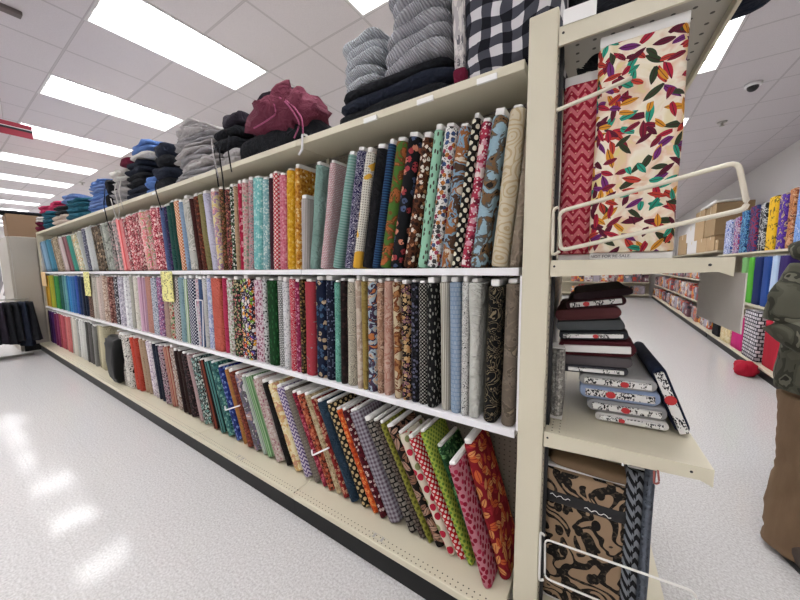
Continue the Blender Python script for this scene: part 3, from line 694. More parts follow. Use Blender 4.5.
ROWS = {'T': (Z1, .008, 'top', 'fabric bolts standing on the top shelf'), 'M': (Z2, .008, 'middle', 'fabric bolts standing on the middle shelf'), 'B': (ZB, -.01, 'bottom', 'fabric bolts leaning on the bottom deck')}
HREF = .6
prev = {}; prevdesc = {}; base_mat = {}
def jitter(h, a):
    c = [int(h[i:i+2], 16) for i in (0, 2, 4)] if len(h) == 6 else [int(q*2, 16) for q in h]
    return '%02x%02x%02x' % tuple(min(255, max(0, int(q*a))) for q in c)
cnt = 0
for row, xl, xr, lean, desc, kind, cols, scale, H, k, n in BOLTS:
    z, y, rn, grp = ROWS[row]; cnt += 1
    if row in 'MB' and xl < -3: lean *= .3
    pb, pt = prev.get(row, (-.001, .076 if row == 'T' else -.001))
    xtr = xr + math.tan(lean)*HREF
    r_b = min(xr, pb - .0015); r_t = min(xtr, pt - .0015)
    lean = math.atan((r_t - r_b)/HREF)
    w = max(.028, min(r_b - xl, .16)); t = (w*.955 - .001)*cos(lean)
    prev[row] = (r_b - w, r_t - w)
    xc = r_b - w/2
    cl = [jitter(q, .88) for q in cols.split()]
    if k: cl = [jitter(q, (1, 1.12, .88)[k]) for q in cl]
    mat = fabric(kind, cl, scale)
    far = xc < -3
    W = .2 if row != 'B' else .215
    dy = random.uniform(0, .012) + (.0 if not far else random.uniform(0, .012))
    dy += {'plain black narrow': .01, 'pink raspberry-print': -.06, 'black-white zebra': -.05 if row == 'B' else 0, 'orange-red': -.02, 'dark green leaf': .03, 'dark red orange-leaf': .02}.get(desc, 0)
    Hh = H*random.uniform(.975, 1.02) if row != 'M' else H*random.uniform(.97, 1.0)
    Hh *= {'pink raspberry-print': .86, 'dark green leaf': .9, 'lime green-dot': 1.04, 'red white-pin-dot': .95, 'cream strawberry': .96, 'midnight blue': .97}.get(desc, 1)
    nd = desc + (' bolt' if len(desc.split()) < 4 else '')
    if n == 1:
        lab = '%s fabric bolt on the %s shelf' % (desc, rn)
        if prevdesc.get(row): lab += ', left of the %s one' % prevdesc[row]
        else: lab += ', right against the beige post'
    else:
        lab = '%s of %s %s fabric bolts together on the %s shelf' % ((('right', 'left') if n == 2 else ('rightmost', 'middle', 'leftmost'))[k], ('two', 'three')[n-2], desc, rn)
    if len(lab.split()) > 16: lab = lab.replace(' fabric bolt', ' bolt').replace(', left of the ', ' left of ')
    if len(lab.split()) > 16: lab = lab[:-4]
    if k == n-1: prevdesc[row] = desc
    make_bolt((xc, y + dy + W/2, z + t/2*abs(sin(lean)) + .0012), (0, lean, 0), t, W, Hh, mat, cnt*.37, lab, grp, 9 if not far else 3, 20 if not far else 14, (.0035 if kind != 'solid' else .0045) if desc not in ('natural cream', 'orange-red', 'plain ivory', 'cream gold-swirl') else .008, *((random.uniform(.55, .75), random.uniform(.012, .03)) if row != 'B' else (random.uniform(.6, .8), random.uniform(.014, .028))))
# ------------------------------------------------------------------ clothing on the top shelf
def slab(bm, cx, cy, cz, w, d, h, seed, amp=.012, e1=.55, e2=.35, nu=36, nv=12, fq=7, yaw=0, sag=0, fold=0.):
    """one soft folded layer"""
    sg = lambda v, e: math.copysign(abs(v)**e, v)
    uvl = bm.loops.layers.uv.verify(); rows = []
    for j in range(nv+1):
        ph = -pi/2 + pi*j/nv; row = []
        for i in range(nu):
            th = 2*pi*i/nu
            x = w/2*sg(cos(ph), e1)*sg(cos(th), e2); y = d/2*sg(cos(ph), e1)*sg(sin(th), e2); z = h/2*sg(sin(ph), e1)
            v = Vector((x, y, z)); q = Vector((x*fq, y*fq, z*fq*1.6))
            n_ = noise.noise(q + Vector((seed*5.1, seed*2.3, seed))); n2 = noise.noise(q*2.3 + Vector((seed, seed*4.1, 3)))
            dr = v.normalized() if v.length else Vector((0,0,1))
            v += dr*(amp*(n_ + .5*n2))
            if fold: v += dr*fold*(abs(noise.noise(Vector((q.x*1.1, q.z*1.5+q.y*.6, seed*3))))-.22)
            v.z += sag*(n_*.5 - (2*x/w)**2*.6)
            c, s_ = cos(yaw), sin(yaw)
            row.append(bm.verts.new((cx + c*v.x - s_*v.y, cy + s_*v.x + c*v.y, cz + v.z)))
        rows.append(row)
    per = 2*(w+d)
    for j in range(nv):
        for i in range(nu):
            f = bm.faces.new((rows[j][i], rows[j][(i+1) % nu], rows[j+1][(i+1) % nu], rows[j+1][i])); f.smooth = True
            for lp, (a, b) in zip(f.loops, ((i, j), (i+1, j), (i+1, j+1), (i, j+1))):
                lp[uvl].uv = (a/nu*per, b/nv*(h*1.3 + .02))

def cord(bm, pts, r=.004): tube(bm, roundpath(pts, .03), r, 6)
ng = [0]
def garment(x, y, z, w, d, h, mat, label, name='folded_sweatshirt', cat='clothing', group='folded clothes on the top shelf', layers=2, amp=.012, yaw=0, sag=.0, fold=0., fq=7, cords=(), cmat=None, tilt=0, e1=.55, e2=.35):
    """a folded piece of clothing: layers doubled over, made as one mesh; base at z"""
    ng[0] += 1; bm = BM(); lh = h/layers
    for k in range(layers):
        s_ = 1 - .05*k*random.random()
        slab(bm, random.uniform(-.008, .008), random.uniform(-.004, .006), lh*(k+.5), w*s_, d*s_, lh*1.16, ng[0]*1.7+k*.9, amp, e1, e2, yaw=0, sag=sag, fold=fold, fq=fq)
    o = obj(name, bm, mat, None, True, (x, y, z), (0, tilt, yaw)); tag(o, label, cat, group)
    if cords:
        cb = BM()
        for c in cords: cord(cb, [Vector(q) - Vector((x, y, z)) for q in c], .0045)
        obj('drawstring', cb, cmat, o, True)
    return o
zt = ZT + .001
M_knit = fabric('knit', ['86868c', 'b2b2b8'], .0125, .95)
M_knit2 = fabric('knit', ['989ca2', 'c4c8ce'], .0125, .95)
M_blk = fabric('solid', ['1a1b1e', '22242a'], 1.01, .95)
M_navy = fabric('solid', ['1c202c', '262c3a'], 1.02, .95)
M_burg = fabric('solid', ['6c3444', '5c2838'], 1.03, .95)
M_char = fabric('solid', ['25222a', '302a34'], 1.04, .95)
M_hgrey = fabric('solid', ['9c9a9c', '868488'], 1.05, .95)
M_lgrey = fabric('solid', ['b4b0b0', 'a09c9c'], 1.06, .95)
M_blue = fabric('solid', ['6080b8', '4c68a0'], 1.07, .95)
M_blue2 = fabric('solid', ['7c94c4', '5c74a8'], 1.08, .95)
M_teal = fabric('solid', ['2c6478', '1c4858'], 1.09, .95)
M_cream = fabric('solid', ['c8b8ac', 'a8988c'], 1.10, .95)
M_pink = fabric('solid', ['c03860', '982c4c'], 1.11, .95)
M_wine = fabric('solid', ['6c1c34', '501428'], 1.12, .95)
M_wht = fabric('solid', ['d4d0cc', 'bcb8b4'], 1.13, .95)
M_ging = fabric('gingham', ['c8c6c8', '17181f', '45464f'], .04, .9, .3)
M_lace = fabric('confetti', ['b0acac', '68666c', 'd0ccc8'], .03, .95)
# A: gingham pieces by the post
for k, (h, w, dx) in enumerate(((.36, .375, 0), (.30, .39, .0))):
    z = zt + (0, .355)[k]
    o = garment(-.07+dx, .2, z, w, .33, h, M_ging, 'folded navy and white gingham blanket, %s of the stack by the post' % ('lower', 'upper')[k], 'folded_gingham_blanket', group='gingham stack by the post', layers=1, amp=.016, fold=.05, fq=5, e1=.3, e2=.25)
bm = BM(); slab(bm, 0, 0, .3, .065, .31, .58, 91, .022, .5, .5, fq=22, fold=.02)
o = obj('folded_lace_throw', bm, M_lace, None, True, (-.268, .19, zt+.012)); tag(o, 'grey ruffled lace throw standing beside the gingham stack', 'clothing', 'folded clothes on the top shelf')
garment(-.245, .045, zt+.005, .05, .06, .05, M_wine, 'small wine red cloth corner peeking from under the gingham', 'folded_cloth', layers=1)
# B: black base and grey knits
zb = zt
for k, (w, xc, h) in enumerate(((.68, -.63, .065), (.66, -.615, .06), (.62, -.60, .05))):
    garment(xc, .19, zb, w, .32, h, M_navy if k == 1 else M_blk, 'black folded sweatshirt under the grey knits, %s' % ('lowest', 'middle of three', 'top of three')[k], layers=1, amp=.018, fold=.035, fq=6, e1=.6); zb += h*.93
za = zb
for k in range(8):
    h = .072
    garment(-.475+.004*k+random.uniform(-.012, .012), .18, za, .35-.008*k, .32, h, M_knit, 'grey ribbed knit sweater in the taller stack by lace throw, %s from bottom' % ordn[k], 'folded_knit_sweater', group='taller stack of grey knits', layers=1, amp=.012, sag=.035, fold=.025, fq=5, e1=.72, e2=.45, yaw=random.uniform(-.1, .1), tilt=random.uniform(-.13, -.06)); za += h*.86
za = zb
for k in range(5):
    h = (.058, .056, .056, .056, .06)[k]
    garment(-.775+random.uniform(-.012, .012)+.0*k, .18, za, .25, .29, h, M_knit2, 'pale grey ribbed knit sweater in the shorter stack, %s from bottom' % ordn[k], 'folded_knit_sweater', group='shorter stack of grey knits', layers=1, amp=.011, sag=.03, fold=.02, fq=6, e1=.72, e2=.45, yaw=random.uniform(-.1, .1), tilt=random.uniform(-.13, -.06)); za += h*.88
# C: burgundy pile
garment(-1.5, .19, zt-.004, .78, .34, .15, M_blk, 'black hooded sweatshirt spread under the burgundy one', 'folded_hoodie', layers=1, amp=.03, fold=.05, fq=6, e1=.7, e2=.5)
garment(-1.56, .22, zt+.11, .6, .3, .26, M_char, 'charcoal sweatshirt bunched behind the burgundy one', 'folded_hoodie', layers=1, amp=.035, fold=.06, fq=6, e1=.85, e2=.8)
garment(-1.46, .13, zt+.095, .64, .26, .23, M_burg, 'burgundy hooded sweatshirt with thin pink drawstrings heaped on black', 'folded_hoodie', layers=1, amp=.035, fold=.13, fq=11, tilt=.17, e1=.8, e2=.75,
        cords=([(-1.5, .03, 2.50), (-1.42, -.005, 2.44), (-1.38, -.012, 2.37), (-1.5, -.016, 2.33), (-1.6, -.012, 2.31)], [(-1.42, .03, 2.48), (-1.3, .0, 2.42), (-1.22, -.01, 2.36), (-1.16, -.015, 2.30), (-1.2, -.018, 2.23)], [(-1.36, .02, 2.46), (-1.24, -.002, 2.40), (-1.15, -.012, 2.33), (-1.13, -.015, 2.25)]), cmat=fabric('solid', ['a85878', '904868'], 1.14))
garment(-1.55, .2, zt+.31, .36, .26, .1, M_char, 'dark charcoal hood heaped on top of the burgundy sweatshirt', 'folded_hoodie', layers=1, amp=.03, fold=.06, fq=8, e1=.85, e2=.8)
# D/E: grey sweatshirts with a black one on top
ze = zt
for k in range(7):
    h = (.075, .07, .07, .066, .066, .062, .06)[k]
    garment(-2.5+random.uniform(-.04, .04) - .01*k, .18, ze, (.86, .8, .74, .7, .62, .56, .5)[k], .31, h, (M_hgrey, M_lgrey)[k % 2] if k < 6 else M_lgrey, 'grey folded sweatshirt in the tall grey pile, %s from bottom' % ordn[k], group='tall pile of grey sweatshirts', layers=2, amp=.03, fold=.06, fq=8, sag=.04, e1=.75, e2=.5, yaw=random.uniform(-.12, .12), tilt=random.uniform(-.06, .06),
        cords=([(-2.1, .0, 2.36), (-2.06, -.02, 2.28), (-2.05, -.012, 2.15), (-2.03, -.012, 2.08)],) if k == 3 else (), cmat=M_lgrey); ze += h*.96
garment(-1.98, .17, zt, .2, .3, .12, M_lgrey, 'small light grey sweatshirt sleeve bundle beside the burgundy pile', layers=2, amp=.02, fold=.03, fq=8)
garment(-2.05, .17, zt+.13, .33, .3, .15, M_blk, 'black hoodie with long black strings hanging below the shelf', 'folded_hoodie', layers=2, amp=.03, fold=.04, fq=7,
        cords=([(-2.0, .0, 2.36), (-1.99, -.025, 2.25), (-1.985, -.014, 2.1), (-1.98, -.014, 1.93)], [(-1.9, .0, 2.36), (-1.88, -.025, 2.28), (-1.87, -.014, 2.12)], [(-2.05, .0, 2.36), (-2.06, -.025, 2.28), (-2.05, -.014, 2.05)]), cmat=M_blk)
garment(-2.0, .18, zt+.28, .24, .26, .1, M_char, 'charcoal hoodie topping the black one left of burgundy pile', 'folded_hoodie', layers=1, amp=.025, fold=.04, fq=8)
# F: black pile left of the grey pile
for k in range(4):
    garment(-3.12+.0*k, .18, zt+.1*k, .3-.02*k, .3, .1, (M_blk, M_navy)[k % 2], 'black folded hoodie left of the tall grey pile, %s from bottom' % ordn[k], 'folded_hoodie', layers=1, amp=.022, fold=.03, fq=7,
        cords=([(-3.1, .0, 2.26), (-3.08, -.03, 2.2), (-3.07, -.014, 2.08), (-3.02, -.014, 1.99)],) if k == 1 else (), cmat=M_blk)
garment(-3.36, .16, zt, .2, .28, .16, M_blue, 'small blue sweatshirt squeezed between two black piles', layers=3, amp=.02, fold=.035, fq=8)
# G: string tied grey / black pile
for k in range(3):
    garment(-3.75, .18, zt+.125*k, .52-.03*k, .31, .125, (M_navy, M_blk, M_navy)[k], 'navy black sweatshirt beside the string tied grey one, %s from bottom' % ordn[k], layers=2, amp=.028, fold=.05, fq=8, e1=.7)
garment(-3.6, .18, zt+.378, .44, .3, .04, M_wht, 'off-white folded top under the blue sweatshirt', layers=1, amp=.014, fold=.02)
garment(-3.58, .18, zt+.42, .42, .28, .1, M_blue, 'blue sweatshirt topping the navy black pile', layers=2, amp=.022, fold=.04, fq=8)
garment(-3.98, .17, zt+.378, .3, .28, .06, M_wine, 'dark wine folded top lying above the string tied pile', layers=1, amp=.014, fold=.03)
for k in range(3):
    garment(-4.22, .17, zt+.12*k, .42, .31, .12, (M_hgrey, M_lgrey, M_wht)[k], 'grey marled hoodie with hanging strings, %s from bottom of its pile' % ordn[k], 'folded_hoodie', layers=2, amp=.035, fold=.08, fq=10, e1=.8, e2=.6,
        cords=([(-4.1, .0, 2.42), (-4.08, -.035, 2.3), (-4.06, -.016, 2.12), (-4.1, -.016, 2.0), (-4.2, -.016, 2.06), (-4.22, -.035, 2.24)], [(-3.98, .0, 2.4), (-3.96, -.035, 2.28), (-3.95, -.016, 2.1)]) if k == 2 else (), cmat=M_wht)
garment(-4.5, .15, zt, .12, .3, .3, M_blk, 'black hoodie on edge with a thick hanging strap', 'folded_hoodie', layers=2, amp=.02, fold=.03, fq=9, cords=([(-4.5, .0, 2.4), (-4.49, -.03, 2.2), (-4.48, -.016, 2.02), (-4.4, -.016, 1.93)],), cmat=M_blk)
# H: blue pile
zh = zt
for k in range(5):
    garment(-5.0+random.uniform(-.05, .05), .18, zh, .8-.07*k, .31, .082, (M_blue, M_blue2)[k % 2], 'blue folded sweatshirt in the blue pile, %s from bottom' % ordn[k], group='pile of blue sweatshirts', layers=2, amp=.032, fold=.07, fq=9, e1=.8, e2=.5, yaw=random.uniform(-.1, .1)); zh += .078
# I: far colourful pieces
far = [(-5.85, .8, .15, M_teal, 0, 'teal folded sweatshirt left of the blue pile'), (-5.85, .7, .1, M_teal, .15, 'teal sweatshirt topping another left of blue pile'), (-6.2, .5, .1, M_blue2, .25, 'pale blue folded top beyond the teal ones') , (-6.75, .9, .12, M_cream, 0, 'cream crumpled sweater hanging near the shelf edge'), (-6.6, .7, .12, M_blk, .125, 'black crumpled sweatshirt on the cream sweater'),
       (-7.0, .5, .1, M_pink, .25, 'raspberry pink top lying on the far black sweatshirt'), (-7.65, .7, .14, M_teal, 0, 'dark teal crumpled top near the far shelf end'), (-7.6, .6, .12, M_teal, .145, 'second dark teal top stacked near the far end'), (-7.75, .5, .1, M_pink, .27, 'bright pink top over the dark teal ones'),
       (-8.28, .46, .15, M_wine, 0, 'wine red top hanging off the far shelf end'), (-8.3, .4, .09, M_wht, .155, 'white folded top on the wine red one')]
for x, w, h, m, dz, lab in far:
    garment(x, .135, zt+dz, w, .32, h*1.1, m, lab, layers=2, amp=.035, fold=.07, fq=8, e1=.8, e2=.6, yaw=random.uniform(-.12, .12))
# ------------------------------------------------------------------ endcap
ec = empty('endcap_shelving', (.108, -.028, 0), (0, 0, R(3.5)), 'beige endcap shelving with wire fences on the end of the run', 'shelving')
ZA, ZBB, ZTT = 1.484, .866, 2.224
EW, ED = .455, .9
def cap_shelf(z, th, name, mtop, out=EW):
    bm = BM(); box(bm, .002, out, .012, ED-.012, z-.012, z)
    top = obj(name, bm, mtop, ec)
    for y in (0, ED-.01):
        bm = BM()
        vs = [bm.verts.new(q) for q in ((.0, y, z-th), (out-.03, y, z-th*.72), (out, y, z-th*.95), (out, y, z+.001), (0, y, z+.001))]
        vt = [bm.verts.new((v.co.x, y+.01, v.co.z)) for v in vs]
        bm.faces.new(vs); bm.faces.new(vt[::-1])
        for i in range(5): bm.faces.new((vs[i], vt[i], vt[(i+1) % 5], vs[(i+1) % 5]))
        bmesh.ops.recalc_face_normals(bm, faces=bm.faces); obj('side_bracket', bm, M_beige, ec)
    obj('front_lip', bx(out-.012, out, .0105, ED-.0105, z-.04, z-.0125, .002), M_beige, ec)
    for xx in (out-.05, .012): obj('bolt_hole', tube(BM(), [(xx, -.001, z-.02), (xx, .004, z-.02)], .004, 8), M_dark, ec)
cap_shelf(ZA, .055, 'shelf', M_capshelf); cap_shelf(ZBB, .056, 'shelf', M_capshelf); cap_shelf(ZTT, .055, 'top_shelf', M_topshelf, .445)
bm = BM(); box(bm, .01, .44, .01, ED-.01, .0, .12); obj('base_deck', bm, M_beige, ec)
obj('upright', bx(.0005, .012, .06, .09, 0, 2.2), M_dark, ec)
obj('back_panel', bx(-.012, -.0005, .036, ED-.01, 0, 2.2), M_peg, ec)
def wire(name, pts, r, mat, rr=.02, closed=False):
    return obj(name, tube(BM(), roundpath(pts, rr, closed), r, 8, closed), mat, ec, True)
yf = -.012
wire('wire_fence', [(.022, yf, 1.645), (.43, yf-.03, 1.726), (.456, yf-.03, 1.606), (.03, yf, 1.517)], .0065, M_wire, .02, True)
wire('fence_bracket', [(.018, yf, 1.66), (.004, yf, 1.655), (.006, yf, 1.50), (.028, yf, 1.515)], .005, M_wire, .015)
wire('fence_rod', [(.002, yf, 1.968), (.1, yf-.005, 1.985), (.17, yf-.008, 2.0), (.195, yf+.005, 2.012)], .0065, M_wire, .02)
wire('wire_fence', [(.018, yf, .458), (.43, yf-.02, .49), (.45, yf-.02, .33), (.022, yf, .30)], .0035, M_wirew, .02, True)
wire('fence_bracket', [(.016, yf, .47), (.002, yf, .48), (.003, yf, .28), (.018, yf, .29)], .0045, M_wirew, .012)
wire('fence_hook', [(.325, yf, ZBB-.035), (.33, yf-.002, ZBB-.075), (.318, yf-.002, ZBB-.082), (.316, yf, ZBB-.04)], .003, plain('red_wire', '8c4c44', .5), .008)
EM = ec.matrix_basis if False else Matrix.Translation((.108, -.028, 0)) @ Matrix.Rotation(R(3.5), 4, 'Z')
def EL(x, y, z): return EM @ Vector((x, y, z))
M_vinyl = plain('grey_vinyl', 'c6c0b8', .45, .4, var=.25, nscale=9)
o = obj('hanging_flap', bx(EW+.012, EW+.015, -.035, .335, ZA-.205, ZA-.042), M_vinyl, None, loc=EL(0,0,0), rot=(0,0,R(3.5))); tag(o, 'grey vinyl flap hanging from the outer edge of endcap shelf', 'flap')
o = obj('paper_sheet', bx(.01, .1, -.004, -.002, ZTT+.0, ZTT+.045), M_paper, None, loc=EL(0,0,0), rot=(0,R(-14),R(3.5))); 
o.location = EL(0, 0, 0) + Vector((.53, 0, .05)) if False else EL(0,0,0)
o.rotation_euler = (0,0,R(3.5)); tag(o, 'white paper label on the top bracket beside the post', 'label')
# bolts standing on the endcap shelf with their broad side to the aisle
def wide_bolt(lx, ly, z, W, t, H, mat, label, seed, yaw=0, cz=.034, lean=0, nr=8):
    e = empty('fabric_bolt', EL(lx, ly, z), (0, lean, R(3.5)+yaw), label, 'fabric bolt', 'fabric bolts on the endcap')
    bm, cb = bolt_meshes(t, W, H, seed, nr, 28, .003); cb.free()
    Mx = Matrix.Translation((0, 0, .022)) @ Matrix.Rotation(pi/2, 4, 'Z')
    bmesh.ops.transform(bm, matrix=Mx, verts=bm.verts); obj('fabric_wrap', bm, mat, e)
    obj('card_core', bx(-W*.49, W*.49, -t*.3, t*.3, 0, .0215, .003), M_core, e)
    obj('card_core', bx(-W*.49, W*.49, -t*.3, t*.3, H+.0225, H+.022+cz, .004), M_core, e)
    return e
M_chev = fabric('chevron', ['982234', 'cc7078', 'd89088'], .04, .85, .1)
def m_floral():
    t = NT('autumn_leaf_print', .85, .15); off = (1.3, .7, 0)
    v0 = t.coord('UV', loc=off)
    o = t.ramp(t.noise(v0, 11, 3, 1.2), [(.3, lin('d8cca8')), (.46, lin('e4dac8')), (.55, lin('d8b8a0')), (.66, lin('d4c688'))], False)
    pal = ['a02438', '7a2034', '6c2c6c', '2c9078', '34402c', 'c8882c', 'b03c30', '5a1c30']
    for k, (sc, L_, wd, d) in enumerate(((19, .62, .19, 0), (21, .6, .2, 3), (24, .62, .18, 6), (27, .55, .22, 9), (23, .6, .18, 13))):
        m, sp, py = t.lens(t.coord('UV', loc=(off[0]+d, d*.7, 0)), sc, L_, wd)
        r_ = pal[k:]+pal[:k]
        c = t.ramp(sp.outputs[0], [(i/8, lin(q)) for i, q in enumerate(r_)])
        c = t.mix(t.math('LESS_THAN', t.math('ABSOLUTE', py), .1), c, lin('3a2028'))
        m = t.math('MULTIPLY', m, t.math('GREATER_THAN', sp.outputs[1], .52))
        o = t.mix(m, o, c)
    t.bump(t.noise(t.coord('Object', (1,1,.35)), 26, 3), .15, .006)
    return t.col(o)
fb = wide_bolt(.222, .045, ZA+.001, .218, .055, .63, m_floral(), 'cream fabric bolt with autumn leaf print standing on endcap shelf', 3.3)
wide_bolt(.125, .115, ZA+.001, .22, .05, .575, M_chev, 'red and pink chevron fabric bolt behind the leaf print one', 4.4)
wide_bolt(.16, .19, ZA+.001, .22, .05, .58, fabric('confetti', ['b0888c', '784c58', 'd8c0c0'], .02), 'dusty pink print fabric bolt behind the chevron one', 5.4)
cu = bpy.data.curves.new('lettering', 'FONT'); cu.body = 'NOT FOR RE-SALE.'; cu.size = .013; cu.extrude = .0003
to = bpy.data.objects.new('tmp', cu); COL.objects.link(to)
bpy.context.view_layer.update(); me = bpy.data.meshes.new_from_object(to.evaluated_get(bpy.context.evaluated_depsgraph_get())); bpy.data.objects.remove(to)
me.materials.clear(); o = link('lettering', me, M_dark, fb); o.location = (-.105, -.0172, .006); o.rotation_euler = (pi/2, 0, 0)
# lower level: kraft print bolt, black band, grey chevron bolt, kraft sheets
def m_kraft():
    t = NT('black_on_kraft_print', .85, .15); uv = t.coord('UV', loc=(.4,.2,0))
    f = t.noise(uv, 10, 0, 1.4); s_ = t.math('SINE', t.math('MULTIPLY', f, 20.))
    m = t.math('GREATER_THAN', s_, .25)
    v = t.voro(t.coord('UV', (1, .7, 1), (0,0,.4), (2,1,0)), 15, 1.)
    m = t.math('MAXIMUM', m, t.math('LESS_THAN', v.outputs['Distance'], .22))
    m2 = t.math('GREATER_THAN', t.noise(uv, 70, 1), .42)
    t.bump(t.noise(uv, 9, 2), .3, .01)
    return t.col(t.mix(m, lin('8f7860'), t.mix(m2, lin('3c342c'), lin('1c1917'))))
M_kraft = m_kraft()
kb = wide_bolt(.14, .12, .122, .275, .09, .54, M_kraft, 'kraft brown fabric bolt with black moustache print on lower endcap', 6.1, cz=.01)
bm, cb = bolt_meshes(.097, .283, .05, 2., 1, 28, .001); cb.free(); bmesh.ops.transform(bm, matrix=Matrix.Translation((0,0,.43)) @ Matrix.Rotation(pi/2, 4, 'Z'), verts=bm.verts)
obj('black_band', bm, plain('black_band_card', '17171a', .6), kb)
bm = BM()
for k, (xa, za) in enumerate(((-.115, .465), (.0, .45))):
    pts = [(xa+.012*i/1.6, -.0502, za + .005*math.sin(i*1.7) - .0016*i*.3) for i in range(10 + k*2)]
    tube(bm, pts, .0013, 5)
obj('script_mark', bm, M_paper, kb)
wide_bolt(.286, .12, .122, .05, .12, .62, fabric('chevron', ['17181b', '74787e'], .05, .85, .1), 'grey bolt with black zigzag edge beside the kraft one', 7.1, cz=.008)
wide_bolt(.324, .15, .122, .036, .16, .66, fabric('solid', ['666c76', '545a64'], 1.2), 'blue grey plain fabric bolt at the outer lower endcap edge', 7.6, cz=.008)
M_kr2 = plain('kraft_paper', '7c664e', .8, .2, var=.2)
M_kr3 = plain('pale_kraft', '9c8c70', .8, .2, var=.2)
for k, (lx, ly, w, h, m, lab) in enumerate(((.1, .24, .2, .63, M_kr2, 'brown kraft sheet roll behind the moustache print bolt'), (.235, .25, .06, .66, M_kr3, 'pale board end standing behind the moustache print bolt'), (.3, .25, .055, .67, plain('olive_card', '8a8458', .8), 'olive yellow board end behind the moustache print bolt'))):
    wide_bolt(lx, ly, .122, w, .05, h, m, lab, 8+k)
garment(EL(.15, .12, 0).x, EL(.15, .12, 0).y+.006, .69, .27, .085, .04, M_kr2, 'crumpled brown kraft wrap lying on the moustache print bolt', 'paper_wrap', 'paper', 'kraft wrap', layers=1, amp=.008, e1=.7)
# stack of bolts lying flat, ends to the aisle
def m_endlabel(seed, n=38, ink='2a2a2c', base='d8d7d4', thr=.57):
    t = NT('printed_board_end', .7, .2); uv = t.coord('UV', (1, .55, 1), loc=(seed, seed*2, 0))
    f = t.noise(uv, 190, 2); f2 = t.noise(uv, 34, 1)
    x, y, _ = t.xyz(t.coord('Object'))
    m = t.math('MULTIPLY', t.math('GREATER_THAN', f, .5), t.math('GREATER_THAN', f2, thr))
    return t.col(t.mix(m, lin(base), lin(ink)))
M_red = plain('red_round_logo', 'b82c30', .6)
def flat_bolt(lx, ly, z, w, h, L, mat, label, seed, tilt=0, board=1, logo=None, yaw=0, bw=.86, fat=.5):
    e = empty('flat_fabric_bolt', EL(lx, ly, z), (0, tilt, R(3.5)+yaw), label, 'fabric bolt', 'bolts lying in the endcap stack')
    bm, cb = bolt_meshes(h, w, L, seed, 9, 24, .007); cb.free()
    # stand along y: local x(thickness)->z, y(width)->x, z(length)->y
    Mx = Matrix(((0,1,0,0),(0,0,1,0),(1,0,0,h/2),(0,0,0,1)))
    bmesh.ops.transform(bm, matrix=Mx, verts=bm.verts); bmesh.ops.recalc_face_normals(bm, faces=bm.faces); obj('fabric_wrap', bm, mat, e)
    if board:
        bh = min(h*fat, .026)
        obj('board_end', bx(-w*bw/2, w*bw/2, -.012, -.0005, h/2-bh/2, h/2+bh/2, .002), m_endlabel(seed, thr=.5 if board == 1 else .9), e)
        if logo is not None:
            bm = BM(); c = Matrix.Translation((logo*w, -.0125, h/2)) @ Matrix.Rotation(pi/2, 4, 'X') @ Matrix.Diagonal((1.25, 1, 1, 1))
            bmesh.ops.create_cone(bm, cap_ends=True, segments=20, radius1=bh*.5, radius2=bh*.5, depth=.0012, matrix=c); obj('round_logo', bm, M_red, e)
    return e
FS = lambda a, b, i: fabric('solid', [a, b], 2+i*.01)
stk = [ # lx, w, h, colours, tilt, board, logo, label
 (.275, .225, .032, 'c8c6c2', 'b4b2ae', .03, 1, -.12, 'white board end bolt at the bottom of the endcap stack'),
 (.258, .245, .044, '98989a', '808084', .03, 1, .0, 'grey bolt with white printed board end, second from bottom'),
 (.235, .25, .05, '9cacc8', '8494b4', .035, 1, -.1, 'pale blue bolt with printed end in the endcap stack'),
 (.225, .24, .042, 'a8a8a6', '8c8c8c', .03, 1, .1, 'light grey bolt lying above the pale blue one'),
 (.155, .21, .026, '46464c', '34343a', .05, 1, None, 'dark bolt with a thin white printed board end sticking out'),
 (.155, .235, .036, '5c5658', '4c484a', .06, 0, None, 'dark mauve grey bolt lying under the maroon one'),
 (.155, .25, .056, '4c1c24', '381418', .075, 2, None, 'thick maroon bolt with a blank white board end'),
 (.14, .225, .03, '303236', '26282c', .09, 1, .05, 'black bolt with printed end and red logo above the maroon'),
 (.128, .225, .036, '54585a', '44484a', .1, 0, None, 'slate grey bolt lying in the upper endcap stack'),
 (.12, .215, .042, '5c3434', '44262a', .12, 0, None, 'dusty red brown bolt lying in the upper endcap stack'),
 (.145, .19, .034, '3c2024', '2c181c', .15, 1, -.15, 'dark wine bolt with printed end near stack top'),
 (.165, .185, .026, '342428', '241a1e', .15, 0, None, 'darkest bolt topping the endcap stack under the shelf'),
]
zz = ZBB + .003; sly = .19
for k, (lx, w, h, a, b, tl, bd, lg, lab) in enumerate(stk):
    flat_bolt(lx, sly + .004*(k % 3) - .003*k, zz + .35*w*tl*0 + .003, w, h, .5, FS(a, b, k), lab, 11+k*.7, -tl, bd, lg); zz += h + .0035
    if k in (5, 6, 7, 8, 9): zz += .002
lb = flat_bolt(.46, .24, ZBB+.017, .055, .06, .001, M_white, 'x', 1) if False else None
